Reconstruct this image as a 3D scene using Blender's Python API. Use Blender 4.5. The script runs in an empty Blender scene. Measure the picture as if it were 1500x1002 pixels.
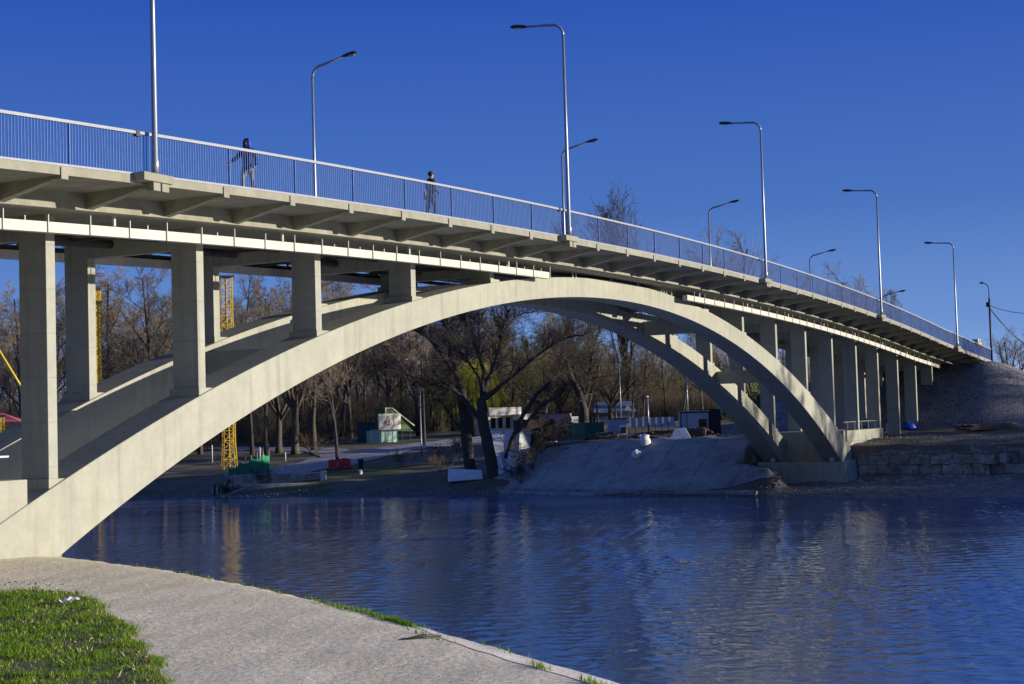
import bpy, bmesh, math, random
import numpy as np
from mathutils import Vector, Matrix, noise as mnoise

R_ = math.radians
SC = bpy.context.scene
COL = SC.collection
V = Vector

# ------------------------------------------------------------------ materials
MATS = {}
def _pr(m):
    return m.node_tree.nodes['Principled BSDF']
def mat(name, c1, c2=None, scale=4.0, rough=0.8, bump=0.0, bscale=40.0, metal=0.0, spec=0.3, detail=6, stretch=None, streak=None, var=None):
    """Principled surface whose colour wanders between c1 and c2 by noise, with noise bump."""
    m = bpy.data.materials.new(name); m.use_nodes = True
    nt = m.node_tree; b = _pr(m)
    b.inputs['Roughness'].default_value = rough; b.inputs['Metallic'].default_value = metal
    b.inputs['Specular IOR Level'].default_value = spec
    L = nt.links.new
    tc = nt.nodes.new('ShaderNodeTexCoord')
    mp = nt.nodes.new('ShaderNodeMapping'); L(tc.outputs['Object'], mp.inputs['Vector'])
    if stretch: mp.inputs['Scale'].default_value = stretch
    if c2 is None: c2 = tuple(x * 0.8 for x in c1)
    n = nt.nodes.new('ShaderNodeTexNoise'); n.inputs['Scale'].default_value = scale; n.inputs['Detail'].default_value = detail
    n.inputs['Roughness'].default_value = 0.65
    L(mp.outputs['Vector'], n.inputs['Vector'])
    rp = nt.nodes.new('ShaderNodeValToRGB'); rp.color_ramp.elements[0].position = 0.32; rp.color_ramp.elements[1].position = 0.68
    rp.color_ramp.elements[0].color = (*c1, 1); rp.color_ramp.elements[1].color = (*c2, 1)
    L(n.outputs['Fac'], rp.inputs['Fac'])
    out = rp.outputs['Color']
    if streak:                                   # narrow vertical run-off stains
        mp2 = nt.nodes.new('ShaderNodeMapping'); mp2.inputs['Scale'].default_value = (1, 1, 0.06); L(tc.outputs['Object'], mp2.inputs['Vector'])
        n2 = nt.nodes.new('ShaderNodeTexNoise'); n2.inputs['Scale'].default_value = 3.2; n2.inputs['Detail'].default_value = 5; L(mp2.outputs['Vector'], n2.inputs['Vector'])
        r2 = nt.nodes.new('ShaderNodeValToRGB'); r2.color_ramp.elements[0].position = 0.5; r2.color_ramp.elements[1].position = 0.75
        r2.color_ramp.elements[0].color = (0, 0, 0, 1); r2.color_ramp.elements[1].color = (streak[3],) * 3 + (1,)
        L(n2.outputs['Fac'], r2.inputs['Fac'])
        mx = nt.nodes.new('ShaderNodeMixRGB'); L(r2.outputs['Color'], mx.inputs['Fac']); L(out, mx.inputs['Color1']); mx.inputs['Color2'].default_value = (*streak[:3], 1)
        out = mx.outputs['Color']
        n3 = nt.nodes.new('ShaderNodeTexNoise'); n3.inputs['Scale'].default_value = 2.4; n3.inputs['Detail'].default_value = 9; n3.inputs['Roughness'].default_value = .7; L(tc.outputs['Object'], n3.inputs['Vector'])
        r3 = nt.nodes.new('ShaderNodeValToRGB'); r3.color_ramp.elements[0].position = .3; r3.color_ramp.elements[1].position = .7
        r3.color_ramp.elements[0].color = (.87, .87, .86, 1); r3.color_ramp.elements[1].color = (1.05, 1.05, 1.05, 1); L(n3.outputs['Fac'], r3.inputs['Fac'])
        m3 = nt.nodes.new('ShaderNodeMixRGB'); m3.blend_type = 'MULTIPLY'; m3.inputs['Fac'].default_value = 1; L(out, m3.inputs['Color1']); L(r3.outputs['Color'], m3.inputs['Color2']); out = m3.outputs['Color']
    if var:                                      # each copy a little different
        oi = nt.nodes.new('ShaderNodeObjectInfo')
        hs = nt.nodes.new('ShaderNodeHueSaturation')
        mr = nt.nodes.new('ShaderNodeMapRange'); mr.inputs['To Min'].default_value = 1 - var; mr.inputs['To Max'].default_value = 1 + var
        L(oi.outputs['Random'], mr.inputs['Value']); L(mr.outputs['Result'], hs.inputs['Value']); L(out, hs.inputs['Color']); out = hs.outputs['Color']
    L(out, b.inputs['Base Color'])
    if bump:
        nb = nt.nodes.new('ShaderNodeTexNoise'); nb.inputs['Scale'].default_value = bscale; nb.inputs['Detail'].default_value = 5
        L(mp.outputs['Vector'], nb.inputs['Vector'])
        bp = nt.nodes.new('ShaderNodeBump'); bp.inputs['Strength'].default_value = bump; bp.inputs['Distance'].default_value = 0.05
        L(nb.outputs['Fac'], bp.inputs['Height']); L(bp.outputs['Normal'], b.inputs['Normal'])
    MATS[name] = m
    return m

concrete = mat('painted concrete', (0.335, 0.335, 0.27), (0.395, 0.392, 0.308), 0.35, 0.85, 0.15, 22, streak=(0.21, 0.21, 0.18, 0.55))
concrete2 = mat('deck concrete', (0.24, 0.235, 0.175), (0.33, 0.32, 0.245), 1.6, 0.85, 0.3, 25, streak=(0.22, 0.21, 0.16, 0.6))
oldconc = mat('old concrete', (0.15, 0.145, 0.13), (0.36, 0.35, 0.32), 1.5, 0.9, 0.7, 9)
def poured(name, c1, c2):
    m = mat(name, c1, c2, 0.5, 0.85, 0.15, 22, streak=(0.22, 0.22, 0.19, 0.5)); nt = m.node_tree; b = _pr(m); L = nt.links.new   # faint lift lines of the formwork
    src = b.inputs['Base Color'].links[0].from_socket; tc = nt.nodes.new('ShaderNodeTexCoord'); sp = nt.nodes.new('ShaderNodeSeparateXYZ'); L(tc.outputs['Object'], sp.inputs['Vector'])
    a = nt.nodes.new('ShaderNodeMath'); a.operation = 'DIVIDE'; L(sp.outputs['Z'], a.inputs[0]); a.inputs[1].default_value = 1.17
    f = nt.nodes.new('ShaderNodeMath'); f.operation = 'FRACT'; L(a.outputs[0], f.inputs[0])
    l = nt.nodes.new('ShaderNodeMath'); l.operation = 'LESS_THAN'; L(f.outputs[0], l.inputs[0]); l.inputs[1].default_value = .03
    q = nt.nodes.new('ShaderNodeMath'); q.operation = 'MULTIPLY'; L(l.outputs[0], q.inputs[0]); q.inputs[1].default_value = .3
    mx = nt.nodes.new('ShaderNodeMixRGB'); L(q.outputs[0], mx.inputs['Fac']); L(src, mx.inputs['Color1']); mx.inputs['Color2'].default_value = (.18, .175, .15, 1); L(mx.outputs['Color'], b.inputs['Base Color'])
    return m
colconc = poured('column concrete', (0.325, 0.328, 0.275), (0.385, 0.385, 0.315))
whitepaint = mat('weathered white paint', (0.62, 0.61, 0.56), (0.52, 0.50, 0.43), 1.2, 0.6, 0.1, 30, streak=(0.45, 0.38, 0.28, 0.5))
galv = mat('galvanised steel', (0.34, 0.36, 0.38), (0.27, 0.29, 0.31), 6, 0.40, 0.0, metal=0.55, spec=0.5)
barm = mat('blue grey bars', (0.17, 0.27, 0.52), (0.11, 0.18, 0.37), 5, 0.5, spec=0.4)
railm = mat('pale railing paint', (0.31, 0.33, 0.36), (0.26, 0.28, 0.31), 5, 0.5, spec=0.4)
darkmetal = mat('dark lamp housing', (0.03, 0.03, 0.035), (0.045, 0.045, 0.05), 5, 0.5)
glassm = mat('lamp glass', (0.5, 0.5, 0.48), None, 5, 0.15, spec=0.6)
asphalt = mat('asphalt', (0.05, 0.05, 0.052), (0.075, 0.073, 0.07), 3, 0.9, 0.3, 60)
roadm = mat('promenade paving', (0.27, 0.26, 0.25), (0.36, 0.34, 0.32), 1.0, 0.9, 0.2, 20)
bark = mat('bark', (0.06, 0.048, 0.036), (0.11, 0.09, 0.068), 5, 0.95, 0.6, 14, var=0.3)
twig = mat('twigs', (0.175, 0.138, 0.095), (0.27, 0.215, 0.15), 2, 0.95, var=0.35)
twigdark = mat('dark bark', (0.05, 0.042, 0.035), (0.085, 0.07, 0.055), 4, 0.95, 0.5, 14)
budtwig = mat('budding twigs', (0.26, 0.24, 0.065), (0.19, 0.15, 0.07), 1.2, 0.9, var=0.25)
willowm = mat('willow strands', (0.60, 0.52, 0.04), (0.42, 0.42, 0.05), 1.5, 0.8)
shrubm = mat('shrub twigs', (0.12, 0.085, 0.05), (0.17, 0.12, 0.06), 3, 0.95, var=0.3)
greenleaf = mat('young leaves', (0.09, 0.15, 0.03), (0.14, 0.19, 0.045), 3, 0.8, var=0.2)
yellowp = mat('yellow paint', (0.72, 0.50, 0.04), (0.60, 0.40, 0.03), 3, 0.5)
yellowd = mat('darker yellow paint', (0.42, 0.27, 0.03), (0.30, 0.18, 0.03), 3, 0.6)  # darker yellow for left-hand legs, inner column and footing
redplastic = mat('red plastic', (0.62, 0.04, 0.03), (0.5, 0.03, 0.025), 3, 0.45)
pinkcloth = mat('pinkish red canvas', (0.66, 0.16, 0.17), (0.58, 0.12, 0.13), 2, 0.8)
greennet = mat('green netting', (0.03, 0.30, 0.13), (0.02, 0.17, 0.09), 1.4, 0.8, 0.8, 7)
whitesheet = mat('white sheeting', (0.76, 0.78, 0.80), (0.66, 0.69, 0.73), 1.4, 0.5, 0.6, 2.5)
sackm = mat('woven white sack', (0.74, 0.74, 0.72), (0.62, 0.62, 0.6), 4, 0.7, 0.5, 8)
bluebag = mat('blue plastic', (0.03, 0.10, 0.62), (0.02, 0.07, 0.45), 4, 0.4, 0.5, 10)
bluewhite = mat('white cladding', (0.56, 0.57, 0.58), (0.42, 0.43, 0.45), 1.5, 0.6)
bluetrim = mat('blue trim', (0.022, 0.03, 0.05), None, 3, 0.5)
darkglass = mat('dark window glass', (0.02, 0.022, 0.026), None, 3, 0.08, spec=0.6)
greensteel = mat('green steel', (0.02, 0.13, 0.08), (0.03, 0.17, 0.10), 2, 0.5)
mint = mat('mint paint', (0.42, 0.72, 0.55), (0.36, 0.64, 0.48), 3, 0.6)
teal = mat('dark teal boards', (0.012, 0.07, 0.09), (0.02, 0.10, 0.12), 2, 0.6)
tealglass = mat('teal panel', (0.22, 0.48, 0.44), (0.34, 0.60, 0.54), 1.6, 0.35)
greenroof = mat('green roof', (0.05, 0.10, 0.03), (0.08, 0.14, 0.045), 2, 0.7)
greentrim = mat('pale green trim', (0.50, 0.58, 0.36), None, 2, 0.6)
signw = mat('cream sign board', (0.85, 0.81, 0.68), (0.80, 0.74, 0.58), 3, 0.6)
signr = mat('dark red paint', (0.25, 0.03, 0.04), None, 3, 0.6)
signg = mat('olive green paint', (0.30, 0.40, 0.12), None, 3, 0.6)
pinkwall = mat('pink plaster', (0.66, 0.40, 0.34), (0.56, 0.34, 0.29), 1.2, 0.85)
creamwall = mat('cream wall', (0.70, 0.62, 0.42), (0.62, 0.54, 0.36), 1.2, 0.85)
greyclad = mat('grey blue cladding', (0.15, 0.18, 0.24), (0.20, 0.23, 0.29), 1.2, 0.6)
brownwood = mat('brown boards', (0.11, 0.065, 0.04), (0.17, 0.10, 0.06), 4, 0.85, 0.3, 20)
skin = mat('skin', (0.45, 0.28, 0.20), None, 8, 0.6)
bluejacket = mat('blue nylon jacket', (0.012, 0.03, 0.24), (0.006, 0.016, 0.12), 9, 0.6)
bluehood = mat('bright blue hood', (0.02, 0.06, 0.45), None, 9, 0.6)
blackcoat = mat('black coat', (0.012, 0.012, 0.014), (0.02, 0.02, 0.022), 9, 0.7)
darktrouser = mat('dark trousers', (0.02, 0.021, 0.03), None, 9, 0.8)
greytrouser = mat('grey trousers', (0.30, 0.29, 0.30), (0.12, 0.12, 0.14), 9, 0.8)
bagm = mat('tan bag', (0.20, 0.17, 0.13), None, 9, 0.7)
hairm = mat('dark hair', (0.02, 0.015, 0.012), None, 9, 0.6)
stonem = mat('rubble stone', (0.15, 0.145, 0.135), (0.34, 0.325, 0.30), 1.5, 0.9, 0.5, 12, var=0.3)
peb = mat('pebbles', (0.30, 0.27, 0.24), (0.48, 0.44, 0.40), 9, 0.9)
litterm = mat('white litter', (0.82, 0.82, 0.78), None, 9, 0.5)
wirem = mat('black cable', (0.02, 0.02, 0.022), None, 9, 0.6)

# ------------------------------------------------------------------ mesh builder
class MB:
    def __init__(s): s.v = []; s.f = []
    def add(s, vs, fs, M=None):
        o = len(s.v)
        s.v += [(M @ V(p)) if M else V(p) for p in vs]
        s.f += [tuple(i + o for i in f) for f in fs]
        return s
    def hexa(s, p, M=None):          # 8 points: bottom ring then top ring, both counter-clockwise from above
        return s.add(p, [(3, 2, 1, 0), (4, 5, 6, 7), (0, 1, 5, 4), (1, 2, 6, 5), (2, 3, 7, 6), (3, 0, 4, 7)], M)
    def box(s, x0, x1, y0, y1, z0, z1, M=None):
        return s.hexa([(x0, y0, z0), (x1, y0, z0), (x1, y1, z0), (x0, y1, z0), (x0, y0, z1), (x1, y0, z1), (x1, y1, z1), (x0, y1, z1)], M)
    def bar(s, a, b, w, h=None, M=None):
        a = V(a); b = V(b); h = h or w; d = (b - a).normalized()
        up = V((0, 0, 1)) if abs(d.z) < 0.95 else V((0, 1, 0))
        r = d.cross(up).normalized() * w / 2; u = r.cross(d).normalized() * h / 2
        return s.add([a - r - u, a + r - u, a + r + u, a - r + u, b - r - u, b + r - u, b + r + u, b - r + u],
                     [(0, 1, 2, 3), (7, 6, 5, 4), (0, 4, 5, 1), (1, 5, 6, 2), (2, 6, 7, 3), (3, 7, 4, 0)], M)
    def tube(s, pts, rad, n=8, M=None, cap=True):
        pts = [V(p) for p in pts]
        if not hasattr(rad, '__len__'): rad = [rad] * len(pts)
        vs = []; fs = []; ref = None
        for i, p in enumerate(pts):
            d = (pts[min(i + 1, len(pts) - 1)] - pts[max(i - 1, 0)]).normalized()
            if ref is None: ref = V((1, 0, 0)) if abs(d.x) < 0.9 else V((0, 1, 0))
            a = (ref - d * ref.dot(d)).normalized(); b = d.cross(a); ref = a
            for k in range(n):
                t = 2 * math.pi * k / n
                vs.append(p + (a * math.cos(t) + b * math.sin(t)) * rad[i])
        for i in range(len(pts) - 1):
            for k in range(n):
                k2 = (k + 1) % n
                fs.append((i * n + k, i * n + k2, (i + 1) * n + k2, (i + 1) * n + k))
        if cap:
            fs.append(tuple(range(n - 1, -1, -1))); fs.append(tuple((len(pts) - 1) * n + k for k in range(n)))
        return s.add(vs, fs, M)
    def ball(s, c, r, nu=10, nv=6, sc=(1, 1, 1), M=None, jit=0, rng=None):
        c = V(c); vs = [c + V((0, 0, r * sc[2]))]; fs = []
        for i in range(1, nv):
            for k in range(nu):
                a = math.pi * i / nv; t = 2 * math.pi * k / nu
                q = r * (1 + (rng.uniform(-jit, jit) if rng else 0))
                vs.append(c + V((q * sc[0] * math.sin(a) * math.cos(t), q * sc[1] * math.sin(a) * math.sin(t), q * sc[2] * math.cos(a))))
        vs.append(c - V((0, 0, r * sc[2])))
        for k in range(nu):
            k2 = (k + 1) % nu
            fs.append((0, 1 + k, 1 + k2))
            for i in range(nv - 2):
                fs.append((1 + i * nu + k, 1 + (i + 1) * nu + k, 1 + (i + 1) * nu + k2, 1 + i * nu + k2))
            fs.append((len(vs) - 1, 1 + (nv - 2) * nu + k2, 1 + (nv - 2) * nu + k))
        return s.add(vs, fs, M)
    def prism(s, poly, d, M=None):   # closed polygon of 3D points extruded by vector d
        n = len(poly); d = V(d); vs = [V(p) for p in poly] + [V(p) + d for p in poly]
        fs = [tuple(range(n - 1, -1, -1)), tuple(range(n, 2 * n))] + [(i, (i + 1) % n, n + (i + 1) % n, n + i) for i in range(n)]
        return s.add(vs, fs, M)
    def build(s, name, m, parent=None, smooth=False, bevel=0, loc=None):
        me = bpy.data.meshes.new(name)
        base = parent_loc(parent) if parent else V(loc or (0, 0, 0))
        me.from_pydata([tuple(p - base) for p in s.v], [], s.f); me.update()
        o = bpy.data.objects.new(name, me); COL.objects.link(o)
        me.materials.append(m)
        fixn(me)
        if smooth: me.shade_smooth()
        if parent: o.parent = parent
        else: o.location = base
        if bevel:
            bv = o.modifiers.new('edge', 'BEVEL'); bv.width = bevel; bv.segments = 2; bv.limit_method = 'ANGLE'; bv.angle_limit = R_(40)
        return o
def fixn(me):
    bm = bmesh.new(); bm.from_mesh(me); bmesh.ops.recalc_face_normals(bm, faces=bm.faces); bm.to_mesh(me); bm.free()
def parent_loc(o):
    p = V((0, 0, 0))
    while o is not None: p += V(o.location); o = o.parent
    return p
def tag(o, label=None, cat=None, group=None, kind=None):
    if label: o['label'] = label
    if cat: o['category'] = cat
    if group: o['group'] = group
    if kind: o['kind'] = kind
    return o
def thing(name, label, cat, loc, group=None):
    o = bpy.data.objects.new(name, None); COL.objects.link(o); o.location = loc
    return tag(o, label, cat, group)
def copy_tree(o, parent=None):
    c = o.copy(); COL.objects.link(c); c.parent = parent
    for ch in list(o.children): copy_tree(ch, c)
    return c

def npmesh(name, verts, faces, m, parent=None, smooth=False, loc=(0, 0, 0)):
    """fast mesh from numpy verts (n,3) and faces (m,k)."""
    me = bpy.data.meshes.new(name); nv = len(verts); k = faces.shape[1]
    me.vertices.add(nv); me.vertices.foreach_set('co', np.asarray(verts, np.float32).ravel())
    me.loops.add(faces.size); me.loops.foreach_set('vertex_index', faces.astype(np.int32).ravel())
    me.polygons.add(len(faces)); me.polygons.foreach_set('loop_start', np.arange(0, faces.size, k, dtype=np.int32))
    me.update(calc_edges=True); me.validate()
    if smooth: me.shade_smooth()
    me.materials.append(m)
    o = bpy.data.objects.new(name, me); COL.objects.link(o)
    if parent: o.parent = parent
    else: o.location = loc
    return o

# ------------------------------------------------------------------ camera (solved from the photograph; X along the bridge, water at z = 0)
CAM = V((-67.28, -26.18, 5.609)); FPX = 2261.4
YAW, PITCH, ROLL = 0.47995, 0.04953, 0.02937
F = V((math.cos(YAW) * math.cos(PITCH), math.sin(YAW) * math.cos(PITCH), math.sin(PITCH)))
Rt = F.cross(V((0, 0, 1))).normalized(); Up = Rt.cross(F)
R2 = Rt * math.cos(ROLL) - Up * math.sin(ROLL); U2 = Rt * math.sin(ROLL) + Up * math.cos(ROLL)
cd = bpy.data.cameras.new('camera'); cd.sensor_width = 36; cd.lens = 36 * FPX / 1500; cd.clip_end = 5000; cd.clip_start = 0.1
cam = bpy.data.objects.new('camera', cd); COL.objects.link(cam)
cam.matrix_world = Matrix(((R2.x, U2.x, -F.x, CAM.x), (R2.y, U2.y, -F.y, CAM.y), (R2.z, U2.z, -F.z, CAM.z), (0, 0, 0, 1)))
SC.camera = cam
FH = V((math.cos(YAW), math.sin(YAW), 0)); RH = V((math.sin(YAW), -math.cos(YAW), 0))

# ------------------------------------------------------------------ light
SUN_EL, SUN_T = R_(9.3), R_(23.5)
sdir = V((math.sin(SUN_T) * math.cos(SUN_EL), -math.cos(SUN_T) * math.cos(SUN_EL), math.sin(SUN_EL)))
sl = bpy.data.lights.new('sun', 'SUN'); sl.energy = 5.0; sl.angle = R_(0.5); sl.color = (1.0, 0.91, 0.78)
so = bpy.data.objects.new('sun', sl); COL.objects.link(so)
so.rotation_euler = (-sdir).to_track_quat('-Z', 'Y').to_euler()
w = bpy.data.worlds.new('World'); SC.world = w; w.use_nodes = True
nt = w.node_tree; bg = nt.nodes['Background']
sky = nt.nodes.new('ShaderNodeTexSky'); sky.sky_type = 'NISHITA'; sky.sun_disc = False
sky.sun_elevation = SUN_EL; sky.sun_rotation = math.atan2(sdir.x, sdir.y)
sky.air_density = 1.0; sky.dust_density = 0.3; sky.ozone_density = 3.0
# the photograph's sky is a deep polarised blue paling towards the horizon: blend that blue over the Nishita sky
tcw = nt.nodes.new('ShaderNodeTexCoord'); spw = nt.nodes.new('ShaderNodeSeparateXYZ'); nt.links.new(tcw.outputs['Generated'], spw.inputs['Vector'])
rw = nt.nodes.new('ShaderNodeValToRGB'); nt.links.new(spw.outputs['Z'], rw.inputs['Fac'])
for i_, (p_, c_) in enumerate(((0.0, (.35, .4, .4)), (0.004, (2.3, 3.5, 5.9)), (0.05, (1.12, 2.2, 4.9)), (0.13, (.48, 1.26, 3.9)), (0.27, (.155, .64, 3.4)), (0.5, (.42, .95, 3.3)), (1.0, (.3, .7, 2.5)))):
    e_ = rw.color_ramp.elements[i_] if i_ < 2 else rw.color_ramp.elements.new(p_)
    e_.position = p_; e_.color = (c_[0], c_[1], c_[2], 1)
mw = nt.nodes.new('ShaderNodeMixRGB'); mw.inputs['Fac'].default_value = .96
nt.links.new(sky.outputs['Color'], mw.inputs['Color1']); nt.links.new(rw.outputs['Color'], mw.inputs['Color2']); nt.links.new(mw.outputs['Color'], bg.inputs['Color'])
bg.inputs['Strength'].default_value = 0.10
SC.view_settings.view_transform = 'Standard'; SC.view_settings.look = 'None'; SC.view_settings.exposure = 0.42; SC.view_settings.gamma = 1

# ------------------------------------------------------------------ terrain
def pw(x, pts):
    return np.interp(x, [p[0] for p in pts], [p[1] for p in pts])
def sm(x, a, b):
    t = np.clip((np.asarray(x, float) - a) / (b - a), 0, 1); return t * t * (3 - 2 * t)
WL = [(-200, 24), (-12, 28), (0, 28.5), (7, 29.5), (10, 31), (19, 32.3), (27, 35), (31, 36.5), (40, 35.2), (46, 34.5), (53, 33.2), (62, 33.7), (90, 34.5), (200, 38), (700, 60)]
def pier_edge(x): return np.interp(x, [33.6, 36.2], [5.2, 8.6])
def far_z(x, y):
    x = np.asarray(x, float); y = np.asarray(y, float)
    s = (pw(y, WL)) 
    fall = np.clip((52 - x) / 16, 0, 1)
    xl = x - (s - 33.5) * fall
    low = pw(xl, [(25, -1.5), (33.3, -.12), (34.6, .35), (37, .9), (45, 1.7), (62, 2.8), (77, 3.4), (110, 4.6), (200, 5.0), (700, 7)])
    xp = x - (s - 31.5) * fall
    plat = pw(xp, [(25, -1.2), (31.4, -.12), (32.4, .22), (33.0, .34), (40.2, 3.75), (46, 3.6), (65, 3.25), (86, 4.0), (110, 4.7), (200, 5), (700, 7)])
    led = pw(x, [(20, -1.5), (28.3, -.15), (30, .16), (34, .42), (38, .62), (39.9, .85), (40.25, 2.93), (46, 3.35), (56, 3.5), (66, 4.0), (86, 4.2), (110, 4.7), (200, 5), (700, 7)])
    wl_ = sm(y, 27, 35); wd = 1 - sm(y - .3 * np.sin(x * 2.1) - pier_edge(x), 0, 1.4)
    z = plat * (1 - wl_) + low * wl_
    z = z * (1 - wd) + led * wd
    z = z + 0.10 * np.sin(x * 0.9 + y * 0.6) * np.sin(y * 1.1 - x * .35) * np.clip((x - 33) / 6, 0, 1) * np.where((y > 7) & (y < 27) & (x < 41), 0.2, 1)
    return z
def gz(x, y): return float(far_z(x, y))

def grid(name, xs, ys, fz, m, **k):
    X, Y = np.meshgrid(xs, ys); Z = fz(X, Y)
    v = np.stack([X.ravel(), Y.ravel(), Z.ravel()], 1); nx = len(xs); ny = len(ys)
    i = np.arange(nx - 1)[None, :] + np.arange(ny - 1)[:, None] * nx
    f = np.stack([i, i + 1, i + 1 + nx, i + nx], -1).reshape(-1, 4)
    return npmesh(name, v, f, m, smooth=True, **k)

# far ground: earth, dead grass, green patches
def groundmat():
    m = mat('park ground', (0.10, 0.085, 0.06), (0.17, 0.14, 0.10), 0.5, 0.95, 0.8, 5)
    nt = m.node_tree; b = _pr(m); L = nt.links.new
    src = b.inputs['Base Color'].links[0].from_socket
    tc = nt.nodes.new('ShaderNodeTexCoord'); n = nt.nodes.new('ShaderNodeTexNoise'); n.inputs['Scale'].default_value = 0.12; n.inputs['Detail'].default_value = 7
    L(tc.outputs['Object'], n.inputs['Vector'])
    r = nt.nodes.new('ShaderNodeValToRGB'); r.color_ramp.elements[0].position = 0.5; r.color_ramp.elements[1].position = 0.6
    L(n.outputs['Fac'], r.inputs['Fac'])
    mx = nt.nodes.new('ShaderNodeMixRGB'); L(r.outputs['Color'], mx.inputs['Fac']); L(src, mx.inputs['Color1']); mx.inputs['Color2'].default_value = (0.085, 0.10, 0.03, 1)
    L(mx.outputs['Color'], b.inputs['Base Color'])
    return m
gm = groundmat()
xs = np.concatenate([np.arange(22, 39.9, .5), [39.9, 40.25], np.arange(40.6, 60, .7), np.arange(60, 140, 2), np.arange(140, 320, 12), np.arange(320, 2600, 120)])
ys = np.concatenate([np.arange(-900, -80, 60), np.arange(-80, -14, 3), np.arange(-14, 75, .7), np.arange(75, 140, 3), np.arange(140, 400, 20), np.arange(400, 2600, 120)])
tag(grid('far_bank_ground', xs, ys, far_z, gm), kind='structure')

# paved river slope between the pier and the tree
def slabmat():
    m = mat('river slope slabs', (0.22, 0.21, 0.19), (0.40, 0.385, 0.355), 0.55, 0.9, 0.5, 8)
    nt = m.node_tree; b = _pr(m); L = nt.links.new
    src = b.inputs['Base Color'].links[0].from_socket
    tc = nt.nodes.new('ShaderNodeTexCoord'); sp = nt.nodes.new('ShaderNodeSeparateXYZ'); L(tc.outputs['Object'], sp.inputs['Vector'])
    nz = nt.nodes.new('ShaderNodeTexNoise'); nz.inputs['Scale'].default_value = 1.3; L(tc.outputs['Object'], nz.inputs['Vector'])
    def M_(op, a, b_=None):
        n = nt.nodes.new('ShaderNodeMath'); n.operation = op
        for i, q in enumerate((a, b_)):
            if q is None: continue
            if isinstance(q, (int, float)): n.inputs[i].default_value = q
            else: L(q, n.inputs[i])
        return n.outputs[0]
    wob = M_('MULTIPLY', M_('SUBTRACT', nz.outputs['Fac'], 0.5), 0.35)
    def joint(sock, per, off, wd):
        t = M_('FRACT', M_('DIVIDE', M_('ADD', M_('ADD', sock, wob), off), per))
        return M_('LESS_THAN', t, wd / per)
    j1 = joint(sp.outputs['Y'], 3.3, 0.4, 0.10); j2 = joint(sp.outputs['X'], 3.7, 1.2, 0.07)
    j = M_('MAXIMUM', j1, j2)
    gap = M_('GREATER_THAN', nz.outputs['Fac'], 0.44)
    j = M_('MULTIPLY', j, gap)
    j = M_('MULTIPLY', j, .62)
    mx = nt.nodes.new('ShaderNodeMixRGB'); L(j, mx.inputs['Fac']); L(src, mx.inputs['Color1']); mx.inputs['Color2'].default_value = (0.085, 0.082, 0.065, 1)
    L(mx.outputs['Color'], b.inputs['Base Color'])
    return m
tag(grid('river_slope_paving', np.arange(32.6, 41.6, .4), np.arange(5.6, 32.6, .3), lambda X, Y: far_z(X, Y) + 0.05 + .03 * np.sin(Y * 1.9) * np.sin(X * .8) - .35 * (1 - sm(Y - pier_edge(X), .9, 1.7)) - .5 * sm(Y + 1.2 * np.sin(X * .9) + .5 * np.sin(X * 2.7), 29.6, 32.0), slabmat()), kind='structure')
b = MB()
for k in range(24):
    y0 = 6.8 + k * .95
    x0 = float(pw(y0, WL)) + .6; x1 = float(pw(y0 + .93, WL)) + .6
    b.hexa([(x0, y0, -.3), (x0 + .4, y0, -.3), (x1 + .4, y0 + .93, -.3), (x1, y0 + .93, -.3), (x0, y0, .36), (x0 + .4, y0, .40), (x1 + .4, y0 + .93, .40), (x1, y0 + .93, .36)])
tag(b.build('slope_toe_kerb', oldconc), kind='structure')

# promenade on the far bank
def strip(name, path, w, m, dz=.05, n=60):
    pts = [V((*p, 0)) for p in path]; P = []
    for i in range(len(pts) - 1):
        k = max(2, int((pts[i + 1] - pts[i]).length / 1.2))
        P += [pts[i].lerp(pts[i + 1], t / k) for t in range(k)]
    P.append(pts[-1]); b = MB(); vs = []; fs = []; nw = 9
    for i, p in enumerate(P):
        d = (P[min(i + 1, len(P) - 1)] - P[max(i - 1, 0)]).normalized(); s = V((-d.y, d.x, 0))
        for k in range(nw):
            q = p + s * w * (k / (nw - 1) - .5); vs.append((q.x, q.y, gz(q.x, q.y) + dz))
    for i in range(len(P) - 1):
        for k in range(nw - 1): fs.append((i * nw + k, i * nw + k + 1, (i + 1) * nw + k + 1, (i + 1) * nw + k))
    b.add(vs, fs); return tag(b.build(name, m, smooth=True), kind='structure')
strip('promenade', [(40.5, 57), (46, 54), (56, 55), (66, 56.5), (78, 54), (95, 48.5), (112, 44)], 7.5, roadm)
strip('side_path', [(58, 58), (66, 66), (72, 84), (76, 110)], 4, roadm, .055)

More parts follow.
